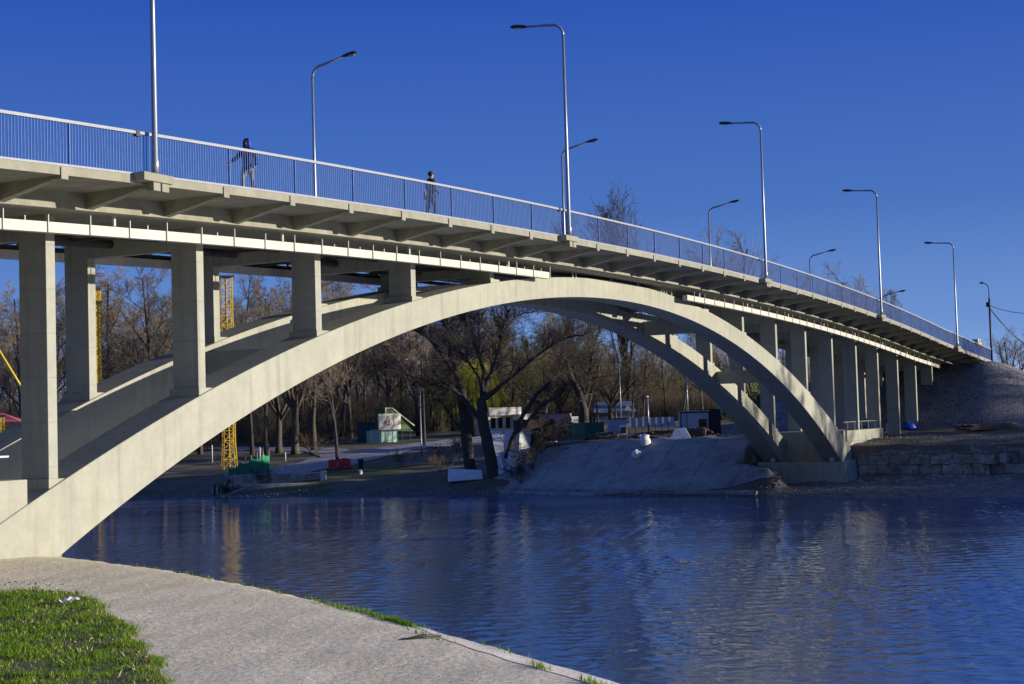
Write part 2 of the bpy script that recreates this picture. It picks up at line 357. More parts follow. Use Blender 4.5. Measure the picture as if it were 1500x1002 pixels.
# approach embankment with stone facing, road on top
def stonemat():
    m = mat('cobbled facing', (0.24, 0.23, 0.22), (0.40, 0.38, 0.36), 0.6, 0.9, 0.3, 15)
    nt = m.node_tree; b = _pr(m); L = nt.links.new
    src = b.inputs['Base Color'].links[0].from_socket
    tc = nt.nodes.new('ShaderNodeTexCoord'); vo = nt.nodes.new('ShaderNodeTexVoronoi'); vo.inputs['Scale'].default_value = 4.2; L(tc.outputs['Object'], vo.inputs['Vector'])
    vo.feature = 'DISTANCE_TO_EDGE'
    vc = nt.nodes.new('ShaderNodeTexVoronoi'); vc.inputs['Scale'].default_value = 4.2; L(tc.outputs['Object'], vc.inputs['Vector'])
    r = nt.nodes.new('ShaderNodeValToRGB'); r.color_ramp.elements[0].position = 0.02; r.color_ramp.elements[1].position = 0.12; L(vo.outputs['Distance'], r.inputs['Fac'])
    mx = nt.nodes.new('ShaderNodeMixRGB'); mx.blend_type = 'MULTIPLY'; mx.inputs['Fac'].default_value = .35; L(src, mx.inputs['Color1']); L(vc.outputs['Color'], mx.inputs['Color2'])
    bw = nt.nodes.new('ShaderNodeRGBToBW'); L(vc.outputs['Color'], bw.inputs['Color']); L(bw.outputs['Val'], mx.inputs['Color2'])
    m2 = nt.nodes.new('ShaderNodeMixRGB'); L(r.outputs['Color'], m2.inputs['Fac']); m2.inputs['Color1'].default_value = (.09, .087, .082, 1); L(mx.outputs['Color'], m2.inputs['Color2'])
    L(m2.outputs['Color'], b.inputs['Base Color'])
    bp = nt.nodes.new('ShaderNodeBump'); bp.inputs['Strength'].default_value = .8; bp.inputs['Distance'].default_value = .12; L(r.outputs['Color'], bp.inputs['Height']); L(bp.outputs['Normal'], b.inputs['Normal'])
    return m
def deck_z(x):
    x = np.asarray(x, float)
    z = 12.79 - .00235 * x - .00061 * x * x
    zr = 12.79 - .00235 * 57 - .00061 * 57 * 57 - .0560 * (x - 57)
    z = np.where(x > 57, zr, z)
    zl = 12.79 + .00235 * 50 - .00061 * 2500 + .0587 * (x + 50)
    return np.where(x < -50, zl, z)
def dz(x): return float(deck_z(x))
def emb_z(X, Y):
    top = np.interp(X, [60, 70, 80, 94, 190, 900], [dz(74) - .35, dz(74) - .3, dz(80) - .12, 8.35, 5.0, 5.0])
    dx = np.maximum(71.5 - X, 0); dy = np.maximum(np.maximum(-.6 - Y, Y - 12.4), 0)
    d = np.sqrt(dx * dx + dy * dy)
    return np.maximum(top - np.maximum(d - .4, 0) * .54, 1.0)
tag(grid('approach_embankment', np.concatenate([np.arange(54, 100, .5), np.arange(100, 200, 4)]), np.arange(-16, 28, .5), emb_z, stonemat()), kind='structure')
tag(grid('unseen_near_embankment', np.arange(-130, -57, 1.), np.arange(-16, 30, 1.), lambda X, Y: np.where(X > -58.2, -1, emb_z(-X - 4, Y)), MATS['cobbled facing']), kind='structure')  # out of view, added to keep low sky light off the left columns
b = MB(); vs = []; fs = []
rx = list(np.arange(77.5, 100, 2)) + list(np.arange(100, 200, 8))
for i, x in enumerate(rx):
    z = float(emb_z(np.array(x), np.array(5.))) + .03
    vs += [(x, .9, z), (x, 10.9, z)]
    if i: fs.append((2 * i - 2, 2 * i, 2 * i + 1, 2 * i - 1))
b.add(vs, fs); tag(b.build('approach_road', asphalt), kind='structure')

# near bank: gravel path, dirt, river edge
def bank_plane(x, y): return 2.42 + .042 * (np.asarray(y, float) - 3.1).clip(-30, 0) - .035 * (np.asarray(x, float) + 37).clip(-25, 5)
def on_bank(u, v):
    d = F + R2 * ((u - 750) / FPX) - U2 * ((v - 501) / FPX)
    t = 30.0
    for _ in range(40): t = (float(bank_plane(CAM.x + t * d.x, CAM.y + t * d.y)) - CAM.z) / d.z
    return CAM.y + t * d.y, CAM.x + t * d.x
EDGE = [(-90, -78)] + [on_bank(u, v) for u, v in ((930, 1002), (700, 937), (540, 895), (400, 862), (250, 833))] + [(1, -37.4), (3.2, -36.9), (5, -37.6), (8, -40), (14, -41), (90, -52)]
def near_z(X, Y):
    e = pw(Y, EDGE); t = e - X
    z = bank_plane(X, Y) + 1.6 * sm(np.hypot(X - CAM.x, Y - CAM.y), 14, 3) 
    z = z + .012 * np.sin(X * 1.3 + Y * .7) * np.sin(Y * 1.7 - X * .6) + .008 * np.sin(X * 4.1 - Y * 2.3) * np.sin(Y * 5.3 + X)
    drop = np.clip((-.03 - t) / 2.6, 0, 1)
    return z - 3.2 * drop ** .9 - .05 * np.exp(-(t / .5) ** 2)
def pathmat():
    m = mat('gravel path', (0.72, 0.635, 0.45), (0.86, 0.775, 0.57), 0.45, 0.95, 0.0)
    nt = m.node_tree; b = _pr(m); L = nt.links.new
    src = b.inputs['Base Color'].links[0].from_socket
    tc = nt.nodes.new('ShaderNodeTexCoord')
    n1 = nt.nodes.new('ShaderNodeTexNoise'); n1.inputs['Scale'].default_value = 9; n1.inputs['Detail'].default_value = 10; n1.inputs['Roughness'].default_value = .75; L(tc.outputs['Object'], n1.inputs['Vector'])
    r = nt.nodes.new('ShaderNodeValToRGB'); r.color_ramp.elements[0].position = .35; r.color_ramp.elements[1].position = .6
    r.color_ramp.elements[0].color = (.60, .59, .57, 1); r.color_ramp.elements[1].color = (1.05, 1.04, 1.03, 1); L(n1.outputs['Fac'], r.inputs['Fac'])
    mx = nt.nodes.new('ShaderNodeMixRGB'); mx.blend_type = 'MULTIPLY'; mx.inputs['Fac'].default_value = 1; L(src, mx.inputs['Color1']); L(r.outputs['Color'], mx.inputs['Color2'])
    L(mx.outputs['Color'], b.inputs['Base Color'])
    n2 = nt.nodes.new('ShaderNodeTexNoise'); n2.inputs['Scale'].default_value = 7; n2.inputs['Detail'].default_value = 9; n2.inputs['Roughness'].default_value = .7; L(tc.outputs['Object'], n2.inputs['Vector'])
    bp = nt.nodes.new('ShaderNodeBump'); bp.inputs['Strength'].default_value = 1.0; bp.inputs['Distance'].default_value = .032
    L(n2.outputs['Fac'], bp.inputs['Height']); L(bp.outputs['Normal'], b.inputs['Normal'])
    return m
tag(grid('gravel_path', np.concatenate([np.arange(-160, -70, 4), np.arange(-70, -30, .16)]), np.concatenate([np.arange(-90, -34, 3), np.arange(-34, 12, .22), np.arange(12, 92, 4)]), near_z, pathmat()), kind='structure')
_g = [on_bank(u, v) for u, v in ((270, 1002), (225, 940), (185, 905), (150, 880), (132, 868), (95, 866), (50, 866))]
b = MB(); vs = []; fs = []; ye = np.arange(-30, -11.3, .25)
for i_, y_ in enumerate(ye):
    e_ = float(pw(y_, EDGE)); w_ = .62 * float(sm(y_, -11.3, -14.5)) + .06 + .012 * math.sin(y_ * 3.1)
    for k in range(5):
        x_ = e_ - .02 - w_ * k / 4; vs.append((x_, y_, float(near_z(np.array(x_), np.array(y_))) + .008))
    if i_: fs += [(5 * i_ - 5 + k, 5 * i_ + k, 5 * i_ + k + 1, 5 * i_ - 4 + k) for k in range(4)]
b.add(vs, fs); tag(b.build('bank_edging', mat('edging concrete', (.72, .65, .51), (.86, .79, .64), 1.5, .9, .3, 18), smooth=True), kind='structure')
GR = [(-90, -90), (-20, _g[0][1] - 7)] + _g + [(_g[-1][0] + .5, -47.5), (6, -47.5), (90, -70)]
rngn = np.random.default_rng(5)
def soil(X, Y):
    return near_z(X, Y) + .05 - .12 * (1 - sm(pw(Y, GR) - X + .10 * np.sin(Y * 2.1) + .07 * np.sin(Y * 5 + 1), -.1, .5))
lawnm = mat('lawn soil', (0.05, 0.065, 0.018), (0.14, 0.115, 0.07), 1.3, 0.95, 0.6, 12)
tag(grid('lawn_soil', np.concatenate([np.arange(-160, -70, 4), np.arange(-70, -42.5, .2)]), np.concatenate([np.arange(-90, -34, 3), np.arange(-34, 1, .2), np.arange(1, 92, 3)]), soil, lawnm), kind='structure')
def grass(name, X, Y, Z, hmin, hmax, m, wd=.010, lean=.5, hs=1.0):
    n = len(X); h = rngn.uniform(hmin, hmax, n) * hs; a = rngn.uniform(0, 2 * np.pi, n); b_ = rngn.uniform(0, 2 * np.pi, n); l = rngn.uniform(.1, lean, n) * h
    w2 = rngn.uniform(.6, 1.3, n) * wd
    p = np.stack([X, Y, Z], 1); sx = np.stack([np.cos(a) * w2, np.sin(a) * w2, 0 * a], 1)
    mid = p + np.stack([np.cos(b_) * l * .35, np.sin(b_) * l * .35, h * .55], 1)
    tip = p + np.stack([np.cos(b_) * l, np.sin(b_) * l, h], 1)
    v = np.stack([p - sx, p + sx, mid + sx * .7, mid - sx * .7, tip], 1).reshape(-1, 3)
    i = np.arange(n)[:, None] * 5
    f = np.concatenate([i + np.array([[0, 1, 2]]), i + np.array([[0, 2, 3]]), i + np.array([[3, 2, 4]])])
    return tag(npmesh(name, v, f, m), kind='stuff')
def grassmat():
    m = mat('grass blades', (0.075, 0.19, 0.008), (0.24, 0.33, 0.025), 1.6, 0.6, spec=.2)
    nt = m.node_tree; b = _pr(m); L = nt.links.new
    src = b.inputs['Base Color'].links[0].from_socket
    b.inputs['Subsurface Weight'].default_value = 0
    tr = nt.nodes.new('ShaderNodeBsdfTranslucent'); L(src, tr.inputs['Color'])
    ms = nt.nodes.new('ShaderNodeMixShader'); ms.inputs['Fac'].default_value = .4
    out = nt.nodes['Material Output']; L(b.outputs['BSDF'], ms.inputs[1]); L(tr.outputs['BSDF'], ms.inputs[2]); L(ms.outputs[0], out.inputs['Surface'])
    return m
grm = grassmat()
N = 330000
X = rngn.uniform(-62, -43.3, N); Y = rngn.uniform(-22, _g[-1][0] + .4, N)
clump = .5 + .5 * np.sin(X * 2.3 + 1.3 * np.sin(Y * 1.9)) * np.sin(Y * 2.9 + np.sin(X * 3.1))
bare = np.sin(X * 1.7 + 2 * np.sin(Y * 1.1)) * np.sin(Y * 2.3 + 1.4 * np.sin(X * 1.9)) + .5 * np.sin(X * 5.1 + Y * 3.7) * np.sin(Y * 6.3 - X * 2)
keep = (X < pw(Y, GR) + .10 * np.sin(Y * 2.1) + .07 * np.sin(Y * 5 + 1) + .05 * np.sin(Y * 13) - rngn.exponential(.28, N) + .12) & (rngn.uniform(0, 1, N) < np.clip(.95 - 1.1 * np.maximum(bare - .25, 0) * 1.6, .12, 1))
X = X[keep]; Y = Y[keep]
hs_ = np.clip(.75 + .45 * np.sin(X * 2.9 + 1.7 * np.sin(Y * 2.1)) * np.sin(Y * 3.7 + X) + .35 * np.sin(X * 7.3 - Y * 4.1) * np.sin(Y * 8.1), .25, 1.6)
grass('lawn_grass', X, Y, soil(X, Y) - .01, .03, .12, grm, .007, .8, hs_)
dk = rngn.uniform(0, 1, len(X)) < .05
grass('dry_grass', X[dk], Y[dk], soil(X[dk], Y[dk]) - .01, .03, .10, mat('straw blades', (.42, .36, .16), (.55, .48, .24), 2, .8), .007, 1.3)
xs_l = rngn.uniform(-58, -43.5, 260); ys_l = rngn.uniform(-18, _g[-1][0], 260); kk = xs_l < pw(ys_l, GR) + .5
pebbles_args = (xs_l[kk], ys_l[kk])
# tufts along the river edge of the path
tx = []; ty = []
for yc, n, sp in ((-9.4, 130, .5), (-10.2, 220, .5), (-10.9, 330, .45), (-11.4, 300, .3), (-8.6, 80, .5), (-6.5, 60, .9), (-3.5, 50, 1.2), (-1, 30, 1.2), (-15.9, 80, .12), (-17.2, 110, .16), (-12.9, 60, .3), (-14.3, 40, .4)):
    yy = rngn.normal(yc, sp, n); off = np.abs(rngn.normal(.02, .1, n)) + (.55 if yc in (-15.9, -17.2, -12.9) else 0)
    tx.append(pw(yy, EDGE) - off); ty.append(yy)
tx = np.concatenate(tx); ty = np.concatenate(ty)
grass('edge_grass', tx, ty, near_z(tx, ty) - .02, .04, .14, grm, .009, .7)
# loose stones on the path
def pebbles(name, n, fx, smin, smax, m, zf, seed):
    r = np.random.default_rng(seed); X, Y = fx(r, n); s = r.uniform(smin, smax, len(X)) ** 1.0
    base = np.array([[1, 0, 0], [-1, 0, 0], [0, 1, 0], [0, -1, 0], [0, 0, 1], [0, 0, -.6]], float)
    fo = np.array([[0, 2, 4], [2, 1, 4], [1, 3, 4], [3, 0, 4], [2, 0, 5], [1, 2, 5], [3, 1, 5], [0, 3, 5]])
    k = len(X); q = base[None] * (s[:, None, None] * r.uniform(.6, 1.2, (k, 6, 1))) * np.array([1, 1, .6])
    a = r.uniform(0, 6.28, k); c, s_ = np.cos(a)[:, None], np.sin(a)[:, None]
    qx = q[..., 0] * c - q[..., 1] * s_; qy = q[..., 0] * s_ + q[..., 1] * c
    v = np.stack([qx + X[:, None], qy + Y[:, None], q[..., 2] + zf(X, Y)[:, None]], -1).reshape(-1, 3)
    f = (fo[None] + np.arange(k)[:, None, None] * 6).reshape(-1, 3)
    return tag(npmesh(name, v, f, m), kind='stuff')
pebbles('leaf_litter', 0, lambda r, n: pebbles_args, .02, .06, mat('dry leaves', (.22, .13, .07), (.38, .27, .14), 8, .9), lambda a, b_: soil(a, b_) + .03, 33)
pebbles('gravel', 4200, lambda r, n: (lambda y: (pw(y, EDGE) - .2 - r.uniform(0, 1, n) ** 1.3 * 9, y))(r.uniform(-22, 3, n)), .005, .02, peb, near_z, 3)
pebbles('rubble_strip', 170, lambda r, n: (r.uniform(-48, -42.5, n), r.normal(_g[-1][0] + 1.0, .4, n)), .012, .07, mat('pale rubble', (.16, .14, .125), (.42, .38, .34), 5, .9), near_z, 4)

# ------------------------------------------------------------------ water
def watermat():
    m = bpy.data.materials.new('river water'); m.use_nodes = True; nt = m.node_tree; b = _pr(m); L = nt.links.new
    b.inputs['Base Color'].default_value = (.060, .118, .235, 1); b.inputs['Roughness'].default_value = .04; b.inputs['IOR'].default_value = 4.6
    b.inputs['Specular IOR Level'].default_value = .5
    tc = nt.nodes.new('ShaderNodeTexCoord')
    def noise(sc, det, stretch, rot, ro=.55):
        mp = nt.nodes.new('ShaderNodeMapping'); mp.inputs['Scale'].default_value = stretch; mp.inputs['Rotation'].default_value = (0, 0, rot); L(tc.outputs['Object'], mp.inputs['Vector'])
        n = nt.nodes.new('ShaderNodeTexNoise'); n.inputs['Scale'].default_value = sc; n.inputs['Detail'].default_value = det; n.inputs['Roughness'].default_value = ro; L(mp.outputs['Vector'], n.inputs['Vector'])
        return n.outputs['Fac']
    a = noise(1.6, 4, (1.9, .8, 1), R_(-14), .6); c = noise(5.5, 3, (1.5, .7, 1), R_(8), .6); big = noise(.11, 3, (1, .6, 1), .3)
    patch = nt.nodes.new('ShaderNodeMapRange'); L(big, patch.inputs['Value']); patch.inputs['From Min'].default_value = .38; patch.inputs['From Max'].default_value = .62; patch.inputs['To Min'].default_value = .55; patch.inputs['To Max'].default_value = 1.25
    def M_(op, x, y):
        n = nt.nodes.new('ShaderNodeMath'); n.operation = op
        for i, q in enumerate((x, y)):
            if isinstance(q, (int, float)): n.inputs[i].default_value = q
            else: L(q, n.inputs[i])
        return n.outputs[0]
    h = M_('MULTIPLY', M_('ADD', M_('MULTIPLY', a, 1.0), M_('MULTIPLY', c, .32)), patch.outputs[0])
    bp = nt.nodes.new('ShaderNodeBump'); bp.inputs['Strength'].default_value = 1.0; bp.inputs['Distance'].default_value = .009
    L(h, bp.inputs['Height']); L(bp.outputs['Normal'], b.inputs['Normal'])
    return m
def wave_z(X, Y):
    r = np.random.default_rng(17); z = 0 * X
    pt = .42 + .16 * np.sin(X * .11 + 1.3 * np.sin(Y * .07)) * np.sin(Y * .13 + .8 * np.sin(X * .09)) + .10 * np.sin(X * .31 + Y * .23)
    D = (X - CAM.x) * FH.x + (Y - CAM.y) * FH.y; S = (X - CAM.x) * RH.x + (Y - CAM.y) * RH.y
    for d0, s0, sd, ss, am in ((66, 4.2, 20, 2.2, 1.0), (44, 12.5, 13, 4.5, .8), (85, 27, 16, 4, .5), (70, -4, 12, 3, .35), (38, 2, 6, 8, .3)):   # gusts ruffling the river
        pt = pt + am * np.exp(-((D - d0) / sd) ** 2 - ((S - s0 - .5 * np.sin(D * .35)) / ss) ** 2)
    for i in range(54):
        lam = .30 * (1.25 / .30) ** r.random(); th = math.radians(205) + r.normal(0, .85); k = 2 * math.pi / lam; ph = r.uniform(0, 6.28)
        wob = .6 * np.sin(X * .05 * (1 + i % 3) + Y * .04 * (1 + i % 4) + i)
        z = z + .0115 * lam ** .95 * (.5 + r.random()) * np.sin(k * (X * math.cos(th) + Y * math.sin(th)) + ph + wob)
    edge = sm(X, -62, -56) * (1 - sm(X, 33, 37)) * sm(Y, -42, -38) * (1 - sm(Y, 74, 80))
    return z * np.clip(pt, .15, 1.6) * .24 * edge
wm = watermat()
tag(grid('river_water', np.concatenate([[-200, -120, -80], np.arange(-63, -8, .10), np.arange(-8, 38, .17), [45, 60, 75]]), np.concatenate([[-1500, -400, -120, -60], np.arange(-43, 22, .11), np.arange(22, 81, .24), [100, 200, 600, 2500]]), wave_z, wm), kind='structure')

# ------------------------------------------------------------------ the bridge
BR = thing('arch_bridge', 'long pale concrete road bridge leaping the river on twin arch ribs', 'bridge', (0, 0, 0))
BB = 3.0760; WT = 11.77; YC = 3.273; YA = 3.11; RW = 1.29; WOFF = 4.264; TC = .334; WC = .961
def up_z(x): return 11.9685 - .00549 * x * x - .1288e-6 * x ** 4
def lo_z(x): return 11.0934 - .00582 * x * x - .432e-6 * x ** 4
XS0, XS1 = -62.0, 78.0
# deck slab with fascia and inner box girder
def sweep(prof, x0, x1, step, zf, name, m, parent=BR):
    """profile of (y, dz) swept along the deck line"""
    n = max(2, int((x1 - x0) / step) + 1); xs_ = [x0 + (x1 - x0) * i / (n - 1) for i in range(n)]; k = len(prof)
    vs = [(x, y, zf(x) + h) for x in xs_ for (y, h) in prof]; fs = []
    for i in range(n - 1):
        for j in range(k):
            j2 = (j + 1) % k; fs.append((i * k + j, (i + 1) * k + j, (i + 1) * k + j2, i * k + j2))
    fs.append(tuple(range(k))); fs.append(tuple((n - 1) * k + j for j in range(k - 1, -1, -1)))
    return MB().add(vs, fs).build(name, m, parent)
WEB = 2.14; WEBB = 2.05; SOF = -.70
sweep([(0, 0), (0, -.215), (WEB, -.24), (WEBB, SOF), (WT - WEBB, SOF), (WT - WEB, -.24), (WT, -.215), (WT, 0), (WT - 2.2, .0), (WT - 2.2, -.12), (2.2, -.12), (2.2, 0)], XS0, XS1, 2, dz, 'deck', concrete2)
sweep([(2.25, -.10), (WT - 2.25, -.10), (WT - 2.25, -.085), (2.25, -.085)], XS0, XS1, 2, dz, 'road_surface', asphalt)
# cantilever brackets
LX0 = -36.733
ks = [k for k in range(-8, 38) if XS0 + 1 < LX0 + k * BB < XS1 - 1]
for side in (0, 1):
    for k in ks:
        x = LX0 + k * BB; z = dz(x); h = .115
        def yy(y): return y if side == 0 else WT - y
        pts = [(yy(-.035), -.03), (yy(-.035), -.315), (yy(.16), -.315), (yy(.16), -.285), (yy(WEBB + .03), -.675), (yy(WEB + .03), -.238), (yy(.05), -.214), (yy(.05), -.03)]
        if side: pts = pts[::-1]
        poly = [(x - h, y, z + q) for y, q in pts]
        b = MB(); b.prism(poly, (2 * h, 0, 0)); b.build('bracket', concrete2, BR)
# lamp plinths on the fascia
for side in (0, 1):
    for k in range(-1, 5):
        x = LX0 + 8 * BB * k; z = dz(x)
        if x < XS0: continue
        y0, y1 = (-.34, .26) if side == 0 else (WT - .26, WT + .34)
        lp = MB(); lp.box(x - .62, x + .5, y0, y1, z - .18, z + .035)
        for xa in (-.20, .13): lp.box(x + xa, x + xa + .27, y0 + .06 if side == 0 else y1 - .3, y0 + .3 if side == 0 else y1 - .06, z - .40, z - .18)
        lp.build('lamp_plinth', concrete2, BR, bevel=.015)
# arch ribs
NA = 90
for side in (0, 1):
    y0 = YA + side * WOFF
    xs_ = [-42 + 82.5 * i / NA for i in range(NA + 1)]
    vs = []; fs = []
    for x in xs_:
        zt = max(up_z(x), -1.5); zb = max(lo_z(x), -2.4)
        zt = min(zt, dz(x) + SOF - .01)
        vs += [(x, y0, zt), (x, y0, zb), (x, y0 + RW, zb), (x, y0 + RW, zt)]
    for i in range(NA):
        for j in range(4):
            j2 = (j + 1) % 4; fs.append((4 * i + j, 4 * i + 4 + j, 4 * i + 4 + j2, 4 * i + j2))
    fs.append((0, 1, 2, 3)); fs.append((4 * NA + 3, 4 * NA + 2, 4 * NA + 1, 4 * NA))
    MB().add(vs, fs).build('arch_rib', concrete, BR, bevel=.02)
# columns, plinths and cap beams
def ground_under(x, y):
    if -37.5 < x < 38.3: return up_z(x) 
    if x < 0: return 2.3
    if x < 49.3: return 4.06
    return max(gz(x, y), float(emb_z(np.array(x), np.array(y)))) - .3
for j in range(-2, 18):
    x = (j - 6) * 2 * BB
    if j in (5, 6, 7): continue
    top = dz(x) + SOF - .005
    for side in (0, 1):
        y0 = YC + side * WOFF; g = min(ground_under(x - TC / 2, y0), ground_under(x + TC / 2, y0))
        if top - g < .25: continue
        b = MB(); b.box(x - TC / 2, x + TC / 2, y0, y0 + WC, g - .25, top)
        c = b.build('column', colconc, BR, bevel=.012)
        if 0 <= j <= 12:
            s = 1 if j < 6 else -1
            zp = ground_under(x, y0) + .14
            pb = MB(); pb.box(x - TC / 2 - .1 if s > 0 else x - TC / 2 - .34, x + TC / 2 + (.34 if s > 0 else .1), y0 - .09, y0 + WC + .09, zp - .6, zp)
            pb.build('plinth', concrete, c, bevel=.012)
    b = MB(); b.box(x - TC / 2 + .02, x + TC / 2 - .02, YC + WC + .005, YC + WOFF - .005, top - .62, top)
    if top - .62 > ground_under(x, 5): b.build('cap_beam', concrete, BR)
# ties between the ribs
for x in (-25.2, -13.5, 13.5, 25.2):
    z = .5 * (up_z(x) + lo_z(x))
    MB().box(x - .3, x + .3, YA + RW + .003, YA + WOFF - .003, z - .42, z + .36).build('rib_tie', concrete, BR, bevel=.02)
    for s in (-1, 1): pass
# service trough slung under the deck
for side in (0, 1):
    yf = 2.48 if side == 0 else WT - 2.48
    yb = yf + (.26 if side == 0 else -.26)
    for (xa, xb) in ((XS0, -8.55), (7.55, 67)):
        t = sweep([(yf, -1.005), (yf, -1.275), (yb, -1.275), (yb, -1.005)] if side == 0 else [(yb, -1.005), (yb, -1.275), (yf, -1.275), (yf, -1.005)], xa, xb, 1.5, dz, 'service_trough', whitepaint)
        n = int((xb - xa) / (BB / 2)); r = random.Random(side * 7 + int(xb)); s = -1 if side == 0 else 1; far_b = MB()
        for i in range(n + 1):
            x = xb - .04 - i * BB / 2; z = dz(x); b = far_b if side else MB()
            b.bar((x, yf + s * .025, z - 1.28), (x, yf + s * .025, z + SOF - .005 - (.10 if i % 2 else .03)), .024, .03)
            if r.random() < .35 and not side: MB().bar((x - BB / 4, yf - s * .02, z - 1.27), (x - BB / 4, yf - s * .02, z - .95 + r.random() * .05), .03).build('peg', whitepaint, t)
            if i % 5 == 2 and not side: MB().tube([(x - .5, yf - s * .1, z - 1.0), (x - .5, yf - s * .1, z + SOF)], .055, 8).build('drain_pipe', whitepaint, t)
            if not side: b.build('hanger', whitepaint, t)
        if side: far_b.build('hanger', whitepaint, t)['kind'] = 'stuff'
# stubs standing on the arch crown
for x in (-4.9, -4.55, -.6, 2.6, 5.6, 5.95, 6.3, 7.0, 9.4):
    MB().bar((x, YA + .03, up_z(x) - .05), (x, YA + .03, up_z(x) + .30), .05).build('stub_rod', whitepaint, BR)
# pipes under the deck
for yy_, zz, r in ((4.75, -.92, .11), (5.35, -.85, .07), (6.6, -.95, .13), (9.3, -.9, .08)):
    MB().tube([(x, yy_, dz(x) + zz) for x in np.arange(XS0, 4, 3.)], r, 8).build('pipe', mat('dark pipe %d' % int(yy_ * 10), (.05, .045, .04), (.09, .08, .07), 4, .8), BR, smooth=True)
r = random.Random(4)
for i in range(34):
    b = MB()
    x = -60 + i * 1.54 + r.uniform(-.3, .3); z = dz(x)
    if r.random() < .6: b.bar((x, 3.4, z - .86 - r.random() * .2), (x + r.uniform(-1.2, 1.2), 8.4, z - .86 - r.random() * .2), .10, .10)
    b.bar((x, 8.9, z - 1.0), (x, 8.9, z + SOF), .05)
    b.build('pipe_hanger', MATS['dark pipe 47'], BR)
# pier, seat blocks
b = MB(); b.hexa([(36.6, 2.3, -1.5), (44, 2.3, -1.5), (44, 9.4, -1.5), (36.6, 9.4, -1.5), (37.1, 2.75, 2.02), (44, 2.75, 2.02), (44, 8.95, 2.02), (37.1, 8.95, 2.02)])
b.build('pier', concrete, BR, bevel=.03)
MB().box(38.75, 49.2, YA + .12, YA + WOFF + RW - .12, 1.5, 4.07).build('seat_block', concrete, BR, bevel=.02)
MB().box(39.2, 49.2, YA - .0, YA + .13, 3.30, 4.075).build('seat_kerb', concrete, BR, bevel=.01)
MB().box(-62, -37.95, YA + .05, YA + WOFF + RW - .05, .5, 4.42).build('seat_block', concrete, BR, bevel=.02)
for (xa, xb, zt) in ((-58, -38.3, 4.42), (39.6, 49.0, 4.07)):
    b = MB(); yk = YA + .35
    b.bar((xa, yk, zt + .60), (xb, yk, zt + .60), .05)
    for i in range(int((xb - xa) / 1.9) + 1): b.bar((xb - .75 - i * 1.9, yk, zt - .02), (xb - .75 - i * 1.9, yk, zt + .60), .06)
    b.build('guard_rail', galv, BR)
b = MB()
for y in (3.5, 7.7):
    b.box(36.98, 37.14, y, y + .3, 2.05, 2.3)
b.build('bearing_plate', whitepaint, BR)
# railings: posts, rails and bars
for side in (0, 1):
    y = .06 if side == 0 else WT - .06
    rl = sweep([(y - .045, 1.06), (y + .045, 1.06), (y + .045, 1.135), (y - .045, 1.135)], XS0, XS1 - .6, 2, dz, 'railing', railm)
    sweep([(y - .025, .012), (y + .025, .012), (y + .025, .065), (y - .025, .065)], XS0, XS1 - .6, 2, dz, 'bottom_rail', railm, rl)
    n = int((XS1 - XS0 - .8) / .1025); x = XS0 + .2 + np.arange(n) * .1025; z = deck_z(x)
    w2, d2 = .0062, .0085
    off = np.array([[-w2, -d2, .06], [w2, -d2, .06], [w2, d2, .06], [-w2, d2, .06], [-w2, -d2, 1.07], [w2, -d2, 1.07], [w2, d2, 1.07], [-w2, d2, 1.07]])
    v = (np.stack([x, x * 0 + y, z], 1)[:, None] + off[None]).reshape(-1, 3)
    fo = np.array([[0, 1, 5, 4], [1, 2, 6, 5], [2, 3, 7, 6], [3, 0, 4, 7]])
    f = (fo[None] + np.arange(n)[:, None, None] * 8).reshape(-1, 4)
    npmesh('bars', v, f, barm, rl)['kind'] = 'stuff'
    for k in range(int((XS1 - XS0) / BB) if side == 0 else 0):
        b = MB()
        xx = LX0 + (k - 8) * BB + .25
        if XS0 < xx < XS1 - .7: b.box(xx - .010, xx + .010, y - .03, y + .03, dz(xx) - .02, dz(xx) + 1.07).build('post', barm, rl)
    for k in range(-1, 5):
        xx = LX0 + 8 * BB * k - .42
        if xx > XS0: MB().box(xx - .07, xx + .07, y - .06, y + .06, dz(xx) + 1.0, dz(xx) + 1.15).build('joint_cover', darkmetal, rl)

